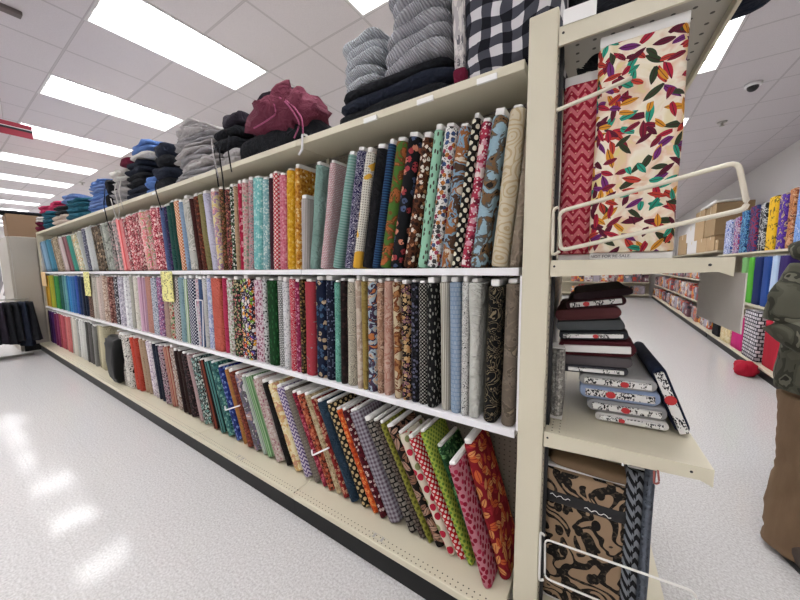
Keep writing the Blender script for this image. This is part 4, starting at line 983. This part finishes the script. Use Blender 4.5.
# navy bolt leaning against the stack with its printed end to the aisle
e = empty('leaning_fabric_bolt', EL(.405, .22, ZBB+.012), (0, R(-22), R(6)), 'navy bolt with white printed board end leaning right of the stack', 'fabric bolt', 'bolts lying in the endcap stack')
bm, cb = bolt_meshes(.042, .24, .46, 21., 6, 24, .003); cb.free()
Mx = Matrix(((1,0,0,.021),(0,0,1,0),(0,1,0,.12),(0,0,0,1))); bmesh.ops.transform(bm, matrix=Mx, verts=bm.verts); bmesh.ops.recalc_face_normals(bm, faces=bm.faces)
obj('fabric_wrap', bm, FS('1c2438', '141a2c', 30), e)
obj('board_end', bx(.006, .034, -.014, -.0005, .004, .225, .002), m_endlabel(5.5, thr=.48), e)
bm = BM(); bmesh.ops.create_cone(bm, cap_ends=True, segments=20, radius1=.017, radius2=.017, depth=.0012, matrix=Matrix.Translation((.02, -.0147, .125)) @ Matrix.Rotation(pi/2, 4, 'X')); obj('round_logo', bm, M_red, e)
e.location = EL(.412, .2, ZBB+.003); e.rotation_euler = (0, R(-22), R(3.5))
# narrow grey bolt standing at the back left of shelf B
wide_bolt(.03, .17, ZBB+.002, .045, .16, .26, fabric('confetti', ['8c8a84', 'b0aea6', '6c6a66'], .015), 'small grey speckled bolt standing at the inner side of endcap shelf', 9.9, cz=.004)
# dark bags on the endcap top
for k, (lx, ly, w, d, h, m) in enumerate(((.44, .19, .2, .2, .12, M_navy), (.14, .3, .3, .36, .3, M_blk))):
    garment(EL(lx, ly, 0).x + (.04 if k == 0 else 0), EL(lx, ly, 0).y, ZTT+.002, w, d, h, m, ('dark navy bag lying on the endcap top edge', 'black bag lying on the endcap top behind the paper label')[k], 'soft_bag', 'bag', 'bags on the endcap top', layers=1, amp=.03, fold=.04, e1=.7, e2=.6)

bm = BM(); slab(bm, 0, 0, .29, .40, .2, .55, 301, .018, .45, .35, 36, 16, 7, fold=.05)
for v in bm.verts:
    f = min(max((.56 - v.co.z)/.56, 0), 1); v.co.x = v.co.x*(1 - .45*f) + .06*f
o = obj('plastic_wrapped_roll', bm, plain('black_plastic', '0a0a0b', .45, .2), None, True, (BPX, -.025, ZB+.003), (0, 0, 0)); tag(o, 'black glossy plastic wrapped roll among pale bolts on the bottom shelf', 'wrapped roll')

for k, (p0, p1) in enumerate((((-1.145, -.04, .357), (-.998, -.045, .455)), ((-2.121, -.04, .394), (-1.904, -.045, .486)))):
    o = obj('plastic_peg', tube(BM(), roundpath([(p0[0]-.01, -.035, p0[2]+.03), p0, p1], .012), .005, 8), M_white, None, True); tag(o, ('white plastic peg lying across the crimson and grey leaning bolts', 'white plastic peg lying across the teal and blue leaning bolts')[k], 'peg', 'plastic pegs among the bottom bolts')
o = obj('sign_holder', tube(BM(), roundpath([(-2.53, -.004, Z2+.008), (-2.55, -.004, Z2+.40), (-2.43, -.004, Z2+.40), (-2.47, -.004, Z2+.008)], .01, True), .005, 8, True), M_white, None, True); tag(o, 'empty white wire sign frame standing before the navy spotted bolts', 'sign frame')
# ------------------------------------------------------------------ wall run on the far side of the cross aisle
XF = 1.99
wr = empty('wall_shelving', (XF, 3.3, 0), label='beige wall shelving across the side aisle, filled with fleece bolts', cat='shelving')
def wrun(root, L, tops, top, hgt):
    for z in tops: obj('shelf', bx(.06, .62, .01, L, z-.03, z, .003), M_beige, root)
    obj('base_deck', bx(0, .62, .01, L, .1, .13, .003), M_beige, root)
    obj('kick_plate', bx(.012, .03, .01, L, 0, .0995), M_black, root)
    obj('back_panel', bx(.622, .65, .01, L, 0, hgt), M_peg, root)
wrun(wr, 4.0, (.88, 1.645), 0, 2.2)
wr2 = empty('wall_shelving', (XF, 7.34, 0), label='farther wall shelving with small craft packets and cartons on top', cat='shelving')
wrun(wr2, 9.3, (.62, 1.12, 1.74), 0, 1.76)
up = [ # y far -> near, width, kind, colours, scale, height, label
 (6.88, .4, 'blotch', '3c54a0 d0d4e4 28387c c8d0e8 8090c8', .07, .6, 'blue and white print fleece bolt next to the cartons'),
 (6.42, .3, 'blotch', 'b03444 4058a0 d8d0d8 203070 c84050', .06, .6, 'red and blue print fleece bolt on the wall shelving'),
 (6.1, .3, 'blotch', '20386c 6ca8d0 1c2848 3c70b0 182038', .07, .66, 'navy and sky blue print fleece bolt on the wall shelving'),
 (5.72, .4, 'blotch', '1c1c34 2c3c70 981c30 1c1c30 505c90', .08, .68, 'dark navy fleece bolt with red top on the wall shelving'),
 (5.37, .24, 'blotch', '18181c 18181c d0d0d0 24242c 484c58', .07, .66, 'black and white print fleece bolt left of the yellow one'),
 (5.07, .3, 'blotch', 'e0b020 e0b020 d8a818 1c1a18 e8c850', .08, .7, 'yellow fleece bolt with black bird shapes on wall shelving'),
 (4.77, .24, 'blotch', '4c2c8c 5c3c9c 38206c c8b080 4c2c8c', .07, .68, 'purple fleece bolt right of the yellow one'),
 (4.54, .18, 'blotch', '5c3424 c88858 8c4c34 d8a880 482820', .06, .7, 'brown and peach print fleece bolt on the wall shelving'),
 (4.29, .28, 'blotch', '6c94d0 88a8dc 4c78b8 c8d4e8 5c80c0', .07, .78, 'light blue print fleece bolt near the person, tallest there'),
 (3.98, .28, 'blotch', '183c44 28545c 102c34 1c444c 305c60', .07, .8, 'dark teal fleece bolt just above the person'),
 (3.66, .28, 'blotch', '843048 a04058 682038 984058 502030', .07, .7, 'wine print fleece bolt at the near end of wall shelving')]
def roll(x, y, z, w, d, h, mat, label, grp, seed, name='fleece_bolt', cat='fabric bolt'):
    e = empty(name, (x, y, z), (0, 0, 0), label, cat, grp)
    bm, cb = bolt_meshes(w, d, h, seed, 5, 20, .006)
    Mx = Matrix.Rotation(pi/2, 4, 'Z'); bmesh.ops.transform(bm, matrix=Mx, verts=bm.verts); bmesh.ops.transform(cb, matrix=Mx, verts=cb.verts)
    obj('fabric_wrap', bm, mat, e); obj('card_core', cb, M_core, e)
for k, (y, w, kd, c, sc, h, lab) in enumerate(up): 
    ww = {0:.4, 3:.32}.get(k, w) - .02
    roll(XF+.2, y, 1.648, ww*.96, .24, h, fabric(kd, c.split(), sc), lab, 'fleece bolts on the upper wall shelf', 30+k)
mid = [(5.9, .24, '7cb070 649858', 'pale green fleece bolt under the upper fleece shelf, partly behind flap'), (5.62, .2, '5cb03c 489830', 'bright green fleece bolt on the lower wall shelf'), (5.36, .28, '1c2c60 182450', 'navy fleece bolt right of the bright green one'), (5.07, .24, '2c4c90 203c78', 'royal blue fleece bolt between navy and icy blue ones'), (4.83, .2, 'b8c8e0 98b0d0', 'icy blue fleece bolt beside the person shoulder'), (4.58, .26, '3c2c6c 2c2054', 'indigo fleece bolt behind the person')]
for k, (y, w, c, lab) in enumerate(mid):
    roll(XF+.2, y, .883, w-.02, .24, .68, fabric('solid', c.split(), 3+k*.01), lab, 'fleece bolts on the lower wall shelf', 50+k)
low = [(6.92, .42, 'solid', '17171a 202024', 1, .44, 'black fleece bolt at floor level of the wall shelving'), (6.36, .5, 'blotch', 'd0c090 d8cca8 b8a078 c8b080 e0d4b0', .08, .46, 'cream yellow fleece bolt at floor level beside the black one'), (5.78, .5, 'solid', 'c82c78 a82060', 4, .5, 'hot pink fleece bolt at floor level of the wall shelving')]
for k, (y, w, kd, c, sc, h, lab) in enumerate(low): roll(XF+.17, y, .132, w-.02, .26, h, fabric(kd, c.split(), sc), lab, 'fleece bolts on the wall base deck', 60+k)
M_bw = fabric('rows', ['d8d4d8', '2c2830'], .05, .85)
roll(XF+.14, 5.14, .132, .5, .26, .68, M_bw, 'black and white lettering print fleece bolt beside the pink one', 'fleece bolts on the wall base deck', 70)
roll(XF+.19, 4.62, .132, .42, .26, .6, fabric('solid', ['b82438', '981c2c'], 5), 'red fleece bolt at floor level behind the person', 'fleece bolts on the wall base deck', 71)
garment(XF-.12, 4.7, .004, .2, .4, .16, fabric('solid', ['b42038', '8c1828'], 5.1), 'red cloth spilling from the wall shelf onto the floor', 'spilled_cloth', 'cloth', 'cloth on the floor', layers=1, amp=.03, fold=.05, e1=.9, e2=.8)
# packets: countable, a few pixels each
pc = ['c8c4c0', '8c8488', 'b04840', 'd09040', '5c5c64', '9c94a0', '383840', 'a8a09c', 'b8785c', '7c8490', 'd0ccc8', '6c4c54']
PM = [fabric('confetti', [a, pc[(i*5+3) % 12], pc[(i*7+1) % 12], pc[(i*3+2) % 12]], .05) for i, a in enumerate(pc)]
bm = BM(); box(bm, -.05, .05, -.05, .05, 0, .1, .012); boxuv(bm); pme = []
for i in range(12):
    me = bpy.data.meshes.new('packet'); bm.normal_update(); bm.to_mesh(me); me.materials.append(PM[i]); pme.append(me)
bm.free()
q = 0
for zi, (z, hh) in enumerate(((.131, .4), (.621, .42), (1.121, .5))):
    y = 7.5; row = ('base deck', 'lower shelf', 'upper shelf')[zi]
    while y < 16.4:
        w = random.uniform(.2, .34) * (1 + (y-7.5)*.05)
        o = link('craft_packet', pme[q*5 % 12]); h = hh*random.uniform(.7, 1)
        o.location = (XF+.16+random.uniform(-.03, .03), y+w/2, z+.001); o.scale = (random.uniform(1.4, 2), w*9.3, h*10)
        tag(o, 'small mixed colour craft packet on the %s of the far wall shelving' % row, 'packet', 'craft packets on the %s' % row); y += w; q += 1
# cartons on top
M_ctn = plain('brown_cardboard', 'a48a68', .85, .2, var=.12); M_ctn2 = plain('tan_cardboard', 'b89c78', .85, .2, var=.1); M_tape = plain('packing_tape', 'c8b490', .4, .4)
def carton(x, y, z, w, d, h, m, lab, tape=True):
    e = empty('cardboard_box', (x, y, z), (0,0,random.uniform(-.05, .05)), lab, 'box', 'cartons on the far wall shelving')
    obj('carton', bx(-w/2, w/2, -d/2, d/2, 0, h, .006), m, e)
    bm = BM(); box(bm, -w/2-.001, w/2+.001, -.03, .03, h+.0003, h+.0012); box(bm, -w/2-.0025, -w/2-.001, -.03, .03, h*.75, h); obj('tape', bm, M_tape, e)
carton(XF+.3, 7.85, 1.742, .5, .6, .30, M_ctn2, 'tan carton at the near end of the row of cartons')
carton(XF+.3, 7.95, 2.044, .52, .95, .62, M_ctn, 'large brown carton on top of the tan one')
carton(XF+.3, 8.62, 1.742, .5, .75, .30, M_ctn2, 'second tan carton from the near end')
carton(XF+.3, 8.95, 2.044, .5, .85, .66, M_ctn2, 'tall tan carton left of the large brown one')
carton(XF+.3, 9.6, 1.742, .5, .95, .30, M_wall, 'white carton low in the row of cartons')
carton(XF+.3, 9.85, 2.044, .5, .8, .4, M_wall, 'white carton stacked left of the tall tan one')
carton(XF+.28, 10.7, 1.742, .5, .9, .55, M_ctn, 'brown carton farthest left in the row')
carton(XF+.2, 7.38, 1.742, .3, .26, .2, M_ctn, 'little brown carton in front of the tan ones')
o = obj('white_lid', bx(-.25, .25, -.6, .6, 0, .05, .01), M_paper, None, loc=(XF+.3, 8.35, 2.705+.005)); tag(o, 'white flat lid lying across the top cartons', 'lid')
# far end of the cross aisle
fr = empty('end_wall_shelving', (-.5, 16.3, 0), label='shelving with mixed goods closing the far end of side aisle', cat='shelving')
obj('back_panel', bx(-2, 2.4, .5, .55, 0, 1.9), M_peg, fr)
for z in (.15, .7, 1.25): obj('shelf', bx(-2, 2.4, 0, .5, z-.03, z), M_beige, fr)
q = 0
for z in (.15, .7, 1.25):
    x = -1.2
    while x < 1.6:
        w = random.uniform(.25, .45); o = link('craft_packet', pme[q*7 % 12]); o.location = (x+w/2, 16.5, z+.001); o.scale = (w*9.5, 2, random.uniform(3, 4.6))
        tag(o, 'mixed colour packet on the shelving at the far end of side aisle', 'packet', 'packets at the far end of the side aisle'); x += w; q += 1
# ceiling small things
def dome(x, y, lab, r=.06):
    e = empty('security_camera', (x, y, ZC), label=lab, cat='camera')
    bm = BM(); bmesh.ops.create_cone(bm, cap_ends=True, segments=24, radius1=r*1.1, radius2=r*1.2, depth=.03, matrix=Matrix.Translation((0,0,-.016))); obj('housing', bm, M_white, e, True)
    bm = BM(); bmesh.ops.create_uvsphere(bm, u_segments=20, v_segments=10, radius=r*.8, matrix=Matrix.Translation((0,0,-.035))); obj('lens_dome', bm, M_dark, e, True)
dome(1.52, 4.0, 'small white dome camera with dark lens on the ceiling')
def sprink(x, y, lab):
    bm = BM(); bmesh.ops.create_cone(bm, cap_ends=True, segments=16, radius1=.05, radius2=.055, depth=.012, matrix=Matrix.Translation((0,0,-.007)))
    bmesh.ops.create_cone(bm, cap_ends=True, segments=12, radius1=.014, radius2=.014, depth=.04, matrix=Matrix.Translation((0,0,-.034)))
    bmesh.ops.create_cone(bm, cap_ends=True, segments=12, radius1=.028, radius2=.028, depth=.005, matrix=Matrix.Translation((0,0,-.056)))
    o = obj('fire_sprinkler', bm, M_grey, None, loc=(x, y, ZC)); tag(o, lab, 'sprinkler')
sprink(1.515, 5.1, 'small dark fire sprinkler on the ceiling beyond the dome camera')
sprink(-9.6, .92, 'tiny fire sprinkler on the ceiling above the far fabric aisle end')
sprink(-8.0, 1.5, 'fire sprinkler hanging under the lights over the far shelving')
o = obj('ceiling_track', bx(-.035, .035, -.75, .0, -.03, -.001, .004), plain('brown_grey_metal', '6c6462', .5), None, loc=(-3.58, -.62, ZC)); tag(o, 'short grey brown metal track on the ceiling at upper left', 'ceiling track')
# hanging aisle sign
M_sr = plain('red_sign', 'a02c40', .5, var=.03)
hs = empty('hanging_sign', (-5.6, -.95, 3.055), label='red hanging aisle sign with a white and black stripe', cat='sign')
obj('sign_board', bx(-.008, .008, -.6, .615, 0, .15, .002), M_sr, hs)
obj('white_stripe', bx(.0082, .0095, -.6, .615, .092, .099), M_paper, hs); obj('black_stripe', bx(.0082, .0095, -.6, .615, .066, .0915), M_dark, hs)
for y in (-.4, .4): obj('hanger_wire', tube(BM(), [(0, y, .15), (0, y, ZC-3.055-.002)], .002, 6), M_grey, hs)
# ------------------------------------------------------------------ left background
M_tan = plain('tan_panel', 'a8a298', .5, var=.06)
fp = empty('far_gondola', (-8.62, -.37, 0), label='tan gondola end panel standing beyond the far end of the bolts', cat='shelving')
obj('end_panel', bx(-.05, 0, .05, .355, .12, 2.1, .004), M_tan, fp)
obj('body', bx(-1.2, -.051, .02, 1.1, .0, 2.1, .004), M_tan, fp)
obj('base_plinth', bx(-.045, -.003, .06, .345, 0, .119), M_black, fp)
carton(-9.1, -.1, 2.102, .5, .4, .42, plain('dark_cardboard', '7a6450', .85, .2), 'brown carton on top of the far tan gondola')
o = garment(-9.1, -.1, 2.527, .5, .6, .06, M_blk, 'black bag strap lying on the far brown carton', 'bag_strap', 'bag', 'far items', layers=1, amp=.02)
# garment rack with dark skirts
rk = empty('garment_rack', (-8.2, -.6, 0), label='low chrome garment rack holding dark skirts at the far left', cat='rack')
obj('post', tube(BM(), [(0, -.1, .03), (0, -.1, 1.02)], .016, 10), M_grey, rk, True)
obj('rail', tube(BM(), [(0, -.62, 1.0), (0, .36, 1.0)], .012, 10), M_grey, rk, True)
bm = BM(); tube(bm, [(-.28, -.1, .02), (.28, -.1, .02)], .018, 8); tube(bm, [(0, -.6, .02), (0, .34, .02)], .018, 8); obj('foot', bm, M_grey, rk, True)
def skirt(y, z0, z1, w, m, lab):
    bm = BM(); uvl = bm.loops.layers.uv.new('UVMap'); n = 28; rows = []
    for j in range(9):
        f = j/8; ww = w*(.75 + .35*f); d = .035 + .05*f
        rows.append([bm.verts.new((cos(2*pi*i/n)*ww/2*(1+.05*sin(6*2*pi*i/n)*f), sin(2*pi*i/n)*d*(1+.22*sin(9*2*pi*i/n)*f), z1 + (z0-z1)*f)) for i in range(n)])
    for j in range(8):
        for i in range(n):
            f = bm.faces.new((rows[j][i], rows[j+1][i], rows[j+1][(i+1) % n], rows[j][(i+1) % n])); f.smooth = True
    bm.faces.new(rows[0])
    e = empty('hanging_skirt', (-8.2, y, 0), (0, 0, R(4)), lab, 'skirt', 'dark skirts on the low rack')
    obj('skirt', bm, m, e); obj('hanger', tube(BM(), [(-w*.36, 0, z1-.005), (0, 0, z1+.03), (0, .0, z1+.075), (.012, 0, z1+.087)], .004, 6), M_grey, e, True)
for k in range(11):
    z0 = (.32, .3, .3, .16, .12, .28, .3, .26, .3, .2, .28)[k]
    skirt(-1.08 + .084*k, z0, .95, .5, (M_blk, M_navy, M_blk, M_blk, M_wine, M_blk, M_char, M_blk, M_blk, M_navy, M_blk)[k], 'dark hanging skirt on the low rack, %s from its left end' % ordn[k])
# more racks further away on the left
M_clg = [M_blk, M_char, M_hgrey, M_wine, M_navy, M_wht]
r2 = empty('magazine_shelf', (-11.2, -1.2, 0), label='low shelf of pale pattern books beyond the skirt rack', cat='shelving')
obj('frame', bx(-.3, .3, -.6, .7, 0, .9), M_tan, r2)
for k in range(7):
    o = obj('pattern_book', bx(-.12, .12, -.03, .03, 0, .34, .004), (M_lgrey, M_wht, M_hgrey)[k % 3], None, loc=(-11.0, -.62+.13*k-.4, .903+.03), rot=(R(-16), 0, 0)); tag(o, 'pale tilted pattern book on the low shelf, %s from left' % ordn[k], 'book', 'pattern books at far left')
r3 = empty('tall_garment_rack', (-14.2, -1.3, 0), label='tall rack of dark coats far off at the left edge', cat='rack')
obj('rail', tube(BM(), [(0, -1.6, 2.1), (0, 1.4, 2.1)], .02, 8), M_grey, r3, True)
for y in (-1.55, 1.35): obj('post', tube(BM(), [(0, y, 0), (0, y, 2.1)], .02, 8), M_grey, r3, True)
for k in range(9):
    bm = BM(); slab(bm, 0, 0, 1.5, .5, .26, 1.15, 200+k, .03, .5, .6, 20, 10, 4)
    o = obj('hanging_coat', bm, M_clg[(0,1,0,4,0,3,0,1,2)[k]], None, True, (-14.2, -2.6+.31*k, 0)); tag(o, 'dark coat hanging on the tall far rack, %s from left' % ordn[k], 'coat', 'coats on the far tall rack')
# ------------------------------------------------------------------ person
def skin_mesh(name, V_, E_, rad, root=0, sub=2, disp=0, fq=8, seed=0):
    me = bpy.data.meshes.new(name); me.from_pydata([Vector(v) for v in V_], E_, []); o = bpy.data.objects.new(name, me); COL.objects.link(o)
    m = o.modifiers.new('s', 'SKIN'); m.use_smooth_shade = True
    for i, d in enumerate(me.skin_vertices[0].data):
        r_ = rad[i]; d.radius = r_ if isinstance(r_, tuple) else (r_, r_); d.use_root = (i == root)
    s_ = o.modifiers.new('d', 'SUBSURF'); s_.levels = sub; s_.render_levels = sub
    bpy.context.view_layer.update()
    out = bpy.data.meshes.new_from_object(o.evaluated_get(bpy.context.evaluated_depsgraph_get()))
    bpy.data.objects.remove(o); out.name = name
    bm = BM(); bm.from_mesh(out)
    if disp:
        bm.normal_update()
        for v in bm.verts: v.co += v.normal*disp*(noise.noise(v.co*fq + Vector((seed, 0, 0))) + .6*noise.noise(Vector((v.co.x*fq, v.co.y*fq, v.co.z*fq*2.6))*1.7))
    bpy.data.meshes.remove(out); return bm
pr = empty('person', (1.235, 1.12, 0), (0, 0, R(24)), 'person in camouflage jacket, brown trousers and dark shoes, cut by the right edge', 'person')
# local frame: facing -Y, x positive = person's left (right of the picture)
V_ = [(0,0,.96),(0,.01,1.12),(0,.015,1.3),(0,.01,1.44),(0,-.005,1.53),(0,-.02,1.6),(0,-.035,1.70),
      (-.095,0,.9),(-.115,-.01,.5),(-.12,.02,.1),(-.125,-.12,.05),(.095,0,.9),(.115,.03,.5),(.12,.06,.1),(.125,-.08,.05),
      (-.17,.01,1.42),(-.235,.03,1.16),(-.12,-.19,1.05),(-.06,-.26,1.06),
      (.17,.01,1.42),(.235,.03,1.16),(.12,-.19,1.05),(.06,-.26,1.08)]
E_ = [(0,1),(1,2),(2,3),(3,4),(4,5),(5,6),(0,7),(7,8),(8,9),(9,10),(0,11),(11,12),(12,13),(13,14),(3,15),(15,16),(16,17),(17,18),(3,19),(19,20),(20,21),(21,22)]
rad = [(.12,.09),(.11,.085),(.125,.09),(.1,.075),.055,.075,.085,.085,.055,.035,.03,.085,.055,.035,.03,.055,.042,.03,.035,.055,.042,.03,.035]
fing = []
def add_hand(base, i0, sx):
    b = Vector(base)
    for k in range(4):
        a = b + Vector((sx*(.005), -.03, .03-.02*k)); L_ = (.075, .085, .08, .06)[k]
        p1 = a + Vector((sx*.012, -L_*.45, 0)); p2 = p1 + Vector((sx*.03, -L_*.25, -.004)); i = len(V_)
        V_.extend([tuple(a), tuple(p1), tuple(p2)]); rad.extend([.011, .0095, .008]); E_.extend([(i0, i), (i, i+1), (i+1, i+2)])
    a = b + Vector((sx*.01, -.01, .04)); i = len(V_); V_.extend([tuple(a), tuple(a + Vector((sx*.02, -.035, .02)))]); rad.extend([.012, .0095]); E_.extend([(i0, i), (i, i+1)])
add_hand((-.06,-.26,1.06), 18, 1); add_hand((.06,-.26,1.08), 22, -1)
M_skin = plain('skin', 'b88468', .55, .35)
bm = skin_mesh('body', V_, E_, rad, 0, 2)
# face: nose, brow and ears drawn on the head
for v in bm.verts:
    if v.co.z > 1.58:
        x, y, z = v.co.x, v.co.y+.03, v.co.z
        if y < -.05: v.co.y -= .02*math.exp(-(x/.014)**2 - ((z-1.655)/.022)**2) - .008*math.exp(-((abs(x)-.032)/.016)**2 - ((z-1.685)/.014)**2)
        v.co.x += math.copysign(.012*math.exp(-((y-.01)/.02)**2 - ((z-1.665)/.028)**2), x)
body = obj('body', bm, M_skin, pr, True)
for sx in (-1, 1):
    bm = BM(); bmesh.ops.create_uvsphere(bm, u_segments=12, v_segments=8, radius=.012, matrix=Matrix.Translation((sx*.03, -.108, 1.685))); obj('eye', bm, M_paper, body, True)
bm = BM(); slab(bm, 0, .012, 1.775, .17, .19, .085, 77, .006, .8, .8, 28, 12, 9); obj('hair', bm, plain('dark_hair', '2c221c', .7), pr, True)
M_camo = fabric('camo', ['5e5e52', '545449', '3e3e36', '6c6b5e', '32322c'], .065, .9, .2)
def loft(bm, rings, seg=36, fold=.0, fq=8, seed=0, caps=(False, False)):
    rows = []
    for z, cx, cy, rx, ry in rings:
        row = []
        for i in range(seg):
            a_ = 2*pi*i/seg; c, s_ = cos(a_), sin(a_)
            d = 1 + fold/max(rx, .03)*(noise.noise(Vector((c*2, s_*2, z*fq + seed))) + .6*noise.noise(Vector((c*4, s_*4, z*fq*2.2 + seed))))
            row.append(bm.verts.new((cx + math.copysign(abs(c)**.85, c)*rx*d, cy + math.copysign(abs(s_)**.85, s_)*ry*d, z)))
        rows.append(row)
    for p_, q_ in zip(rows, rows[1:]):
        for i in range(seg): bm.faces.new((p_[i], p_[(i+1) % seg], q_[(i+1) % seg], q_[i]))
    if caps[0]: bm.faces.new(rows[0][::-1])
    if caps[1]: bm.faces.new(rows[-1])
def dense(keys, n=34):
    out = []
    for k in range(n+1):
        f = k/n*(len(keys)-1); i = min(int(f), len(keys)-2); t_ = f-i; t_ = t_*t_*(3-2*t_)*.5 + t_*.5
        out.append(tuple(u*(1-t_)+v*t_ for u, v in zip(keys[i], keys[i+1])))
    return out
bm = BM()
loft(bm, dense([(.85,0,.0,.226,.165),(.9,0,.0,.232,.17),(1.02,0,.005,.222,.16),(1.18,0,.015,.215,.155),(1.33,0,.02,.22,.15),(1.43,0,.02,.195,.125),(1.5,0,.015,.11,.095),(1.56,0,.0,.085,.085)]), 40, .012, 7, 1, (True, True))
for sx in (-1, 1):
    P_ = dense([(sx*.165,.015,1.43),(sx*.235,.02,1.30),(sx*.25,.035,1.17),(sx*.21,-.07,1.09),(sx*.12,-.19,1.055)], 22)
    tube(bm, P_, [.082 - .03*k/22 + .006*noise.noise(Vector((k*.9, sx*3, 0))) for k in range(23)], 20)
for v in bm.verts: v.co += Vector((noise.noise(v.co*11), noise.noise(v.co*11+Vector((9,0,0))), 0))*.007
obj('jacket', bm, M_camo, pr, True)
bm = BM(); slab(bm, 0, .045, 1.53, .40, .27, .13, 55, .016, .8, .7, 32, 12, 8, fold=.02); obj('hood', bm, M_camo, pr, True)
M_trs = fabric('solid', ['806a54', '6e5844'], 6, .9, .4)
bm = BM()
loft(bm, dense([(.76,0,.01,.19,.135),(.86,0,.01,.19,.14),(.96,0,.01,.17,.13)], 8), 36, .006, 6, 4, (True, True))
for sx, y0_ in ((-1, 0), (1, .05)):
    loft(bm, dense([(.035, sx*.128, y0_+.0, .096, .112),(.09, sx*.126, y0_, .09, .105),(.28, sx*.122, y0_*.9+.01, .088, .1),(.5, sx*.116, y0_*.6-.012, .092, .1),(.66, sx*.108, y0_*.3-.005, .1, .11),(.82, sx*.098, .005, .108, .13)], 36), 28, .011, 13, 6+sx, (True, True))
obj('trousers', bm, M_trs, pr, True)
M_shoe = plain('dark_leather', '463a32', .5, .4); M_sole = plain('black_sole', '1a1918', .7)
for sx, x, y in ((-1, -.125, 0), (1, .125, .045)):
    bm = BM(); slab(bm, 0, -.075, .068, .125, .33, .12, 66+sx, .004, .75, .6, 28, 12, 9)
    for v in bm.verts:
        if v.co.y > -.02 and v.co.z > .07: v.co.z += .03
    s_ = obj('shoe', bm, M_shoe, pr, True, (x, y, 0), (0, 0, R(-8 if sx < 0 else 8)))
    bm = BM(); slab(bm, 0, -.075, .013, .118, .32, .03, 67+sx, .0, .3, .6, 28, 8, 9); obj('sole', bm, M_sole, s_, True)
    bm = BM()
    for k in range(4): tube(bm, [(-.026, -.105-.025*k, .121-.005*k), (.0, -.11-.025*k, .128-.006*k), (.026, -.105-.025*k, .121-.005*k)], .0035, 6)
    obj('laces', bm, plain('tan_laces', '7c6c58', .8), s_, True)
# ------------------------------------------------------------------ camera, world, view
cam = bpy.data.cameras.new('camera'); co = bpy.data.objects.new('camera', cam); COL.objects.link(co)
cam.sensor_fit = 'HORIZONTAL'; cam.sensor_width = 36; cam.lens = CF*36/800; cam.clip_start = .02; cam.clip_end = 200
yaw, pitch, roll_ = CYAW, CPITCH, CROLL
fw = Vector((-sin(yaw)*cos(pitch), cos(yaw)*cos(pitch), sin(pitch))); rt_ = Vector((cos(yaw), sin(yaw), 0)); up_ = rt_.cross(fw)
r2_ = cos(roll_)*rt_ + sin(roll_)*up_; u2_ = -sin(roll_)*rt_ + cos(roll_)*up_
co.matrix_world = Matrix(((r2_.x, u2_.x, -fw.x, CX), (r2_.y, u2_.y, -fw.y, CY), (r2_.z, u2_.z, -fw.z, CZ), (0,0,0,1)))
SC.camera = co
w = bpy.data.worlds.new('world'); SC.world = w; w.use_nodes = True
w.node_tree.nodes['Background'].inputs[0].default_value = (.9, .93, 1, 1); w.node_tree.nodes['Background'].inputs[1].default_value = .05
vs = SC.view_settings; vs.view_transform = 'Standard'; vs.look = 'None'; vs.exposure = EXPO; vs.gamma = 1; vs.use_curve_mapping = False
SC.cycles.use_denoising = True; SC.cycles.max_bounces = 8; SC.cycles.diffuse_bounces = 6; SC.cycles.glossy_bounces = 3
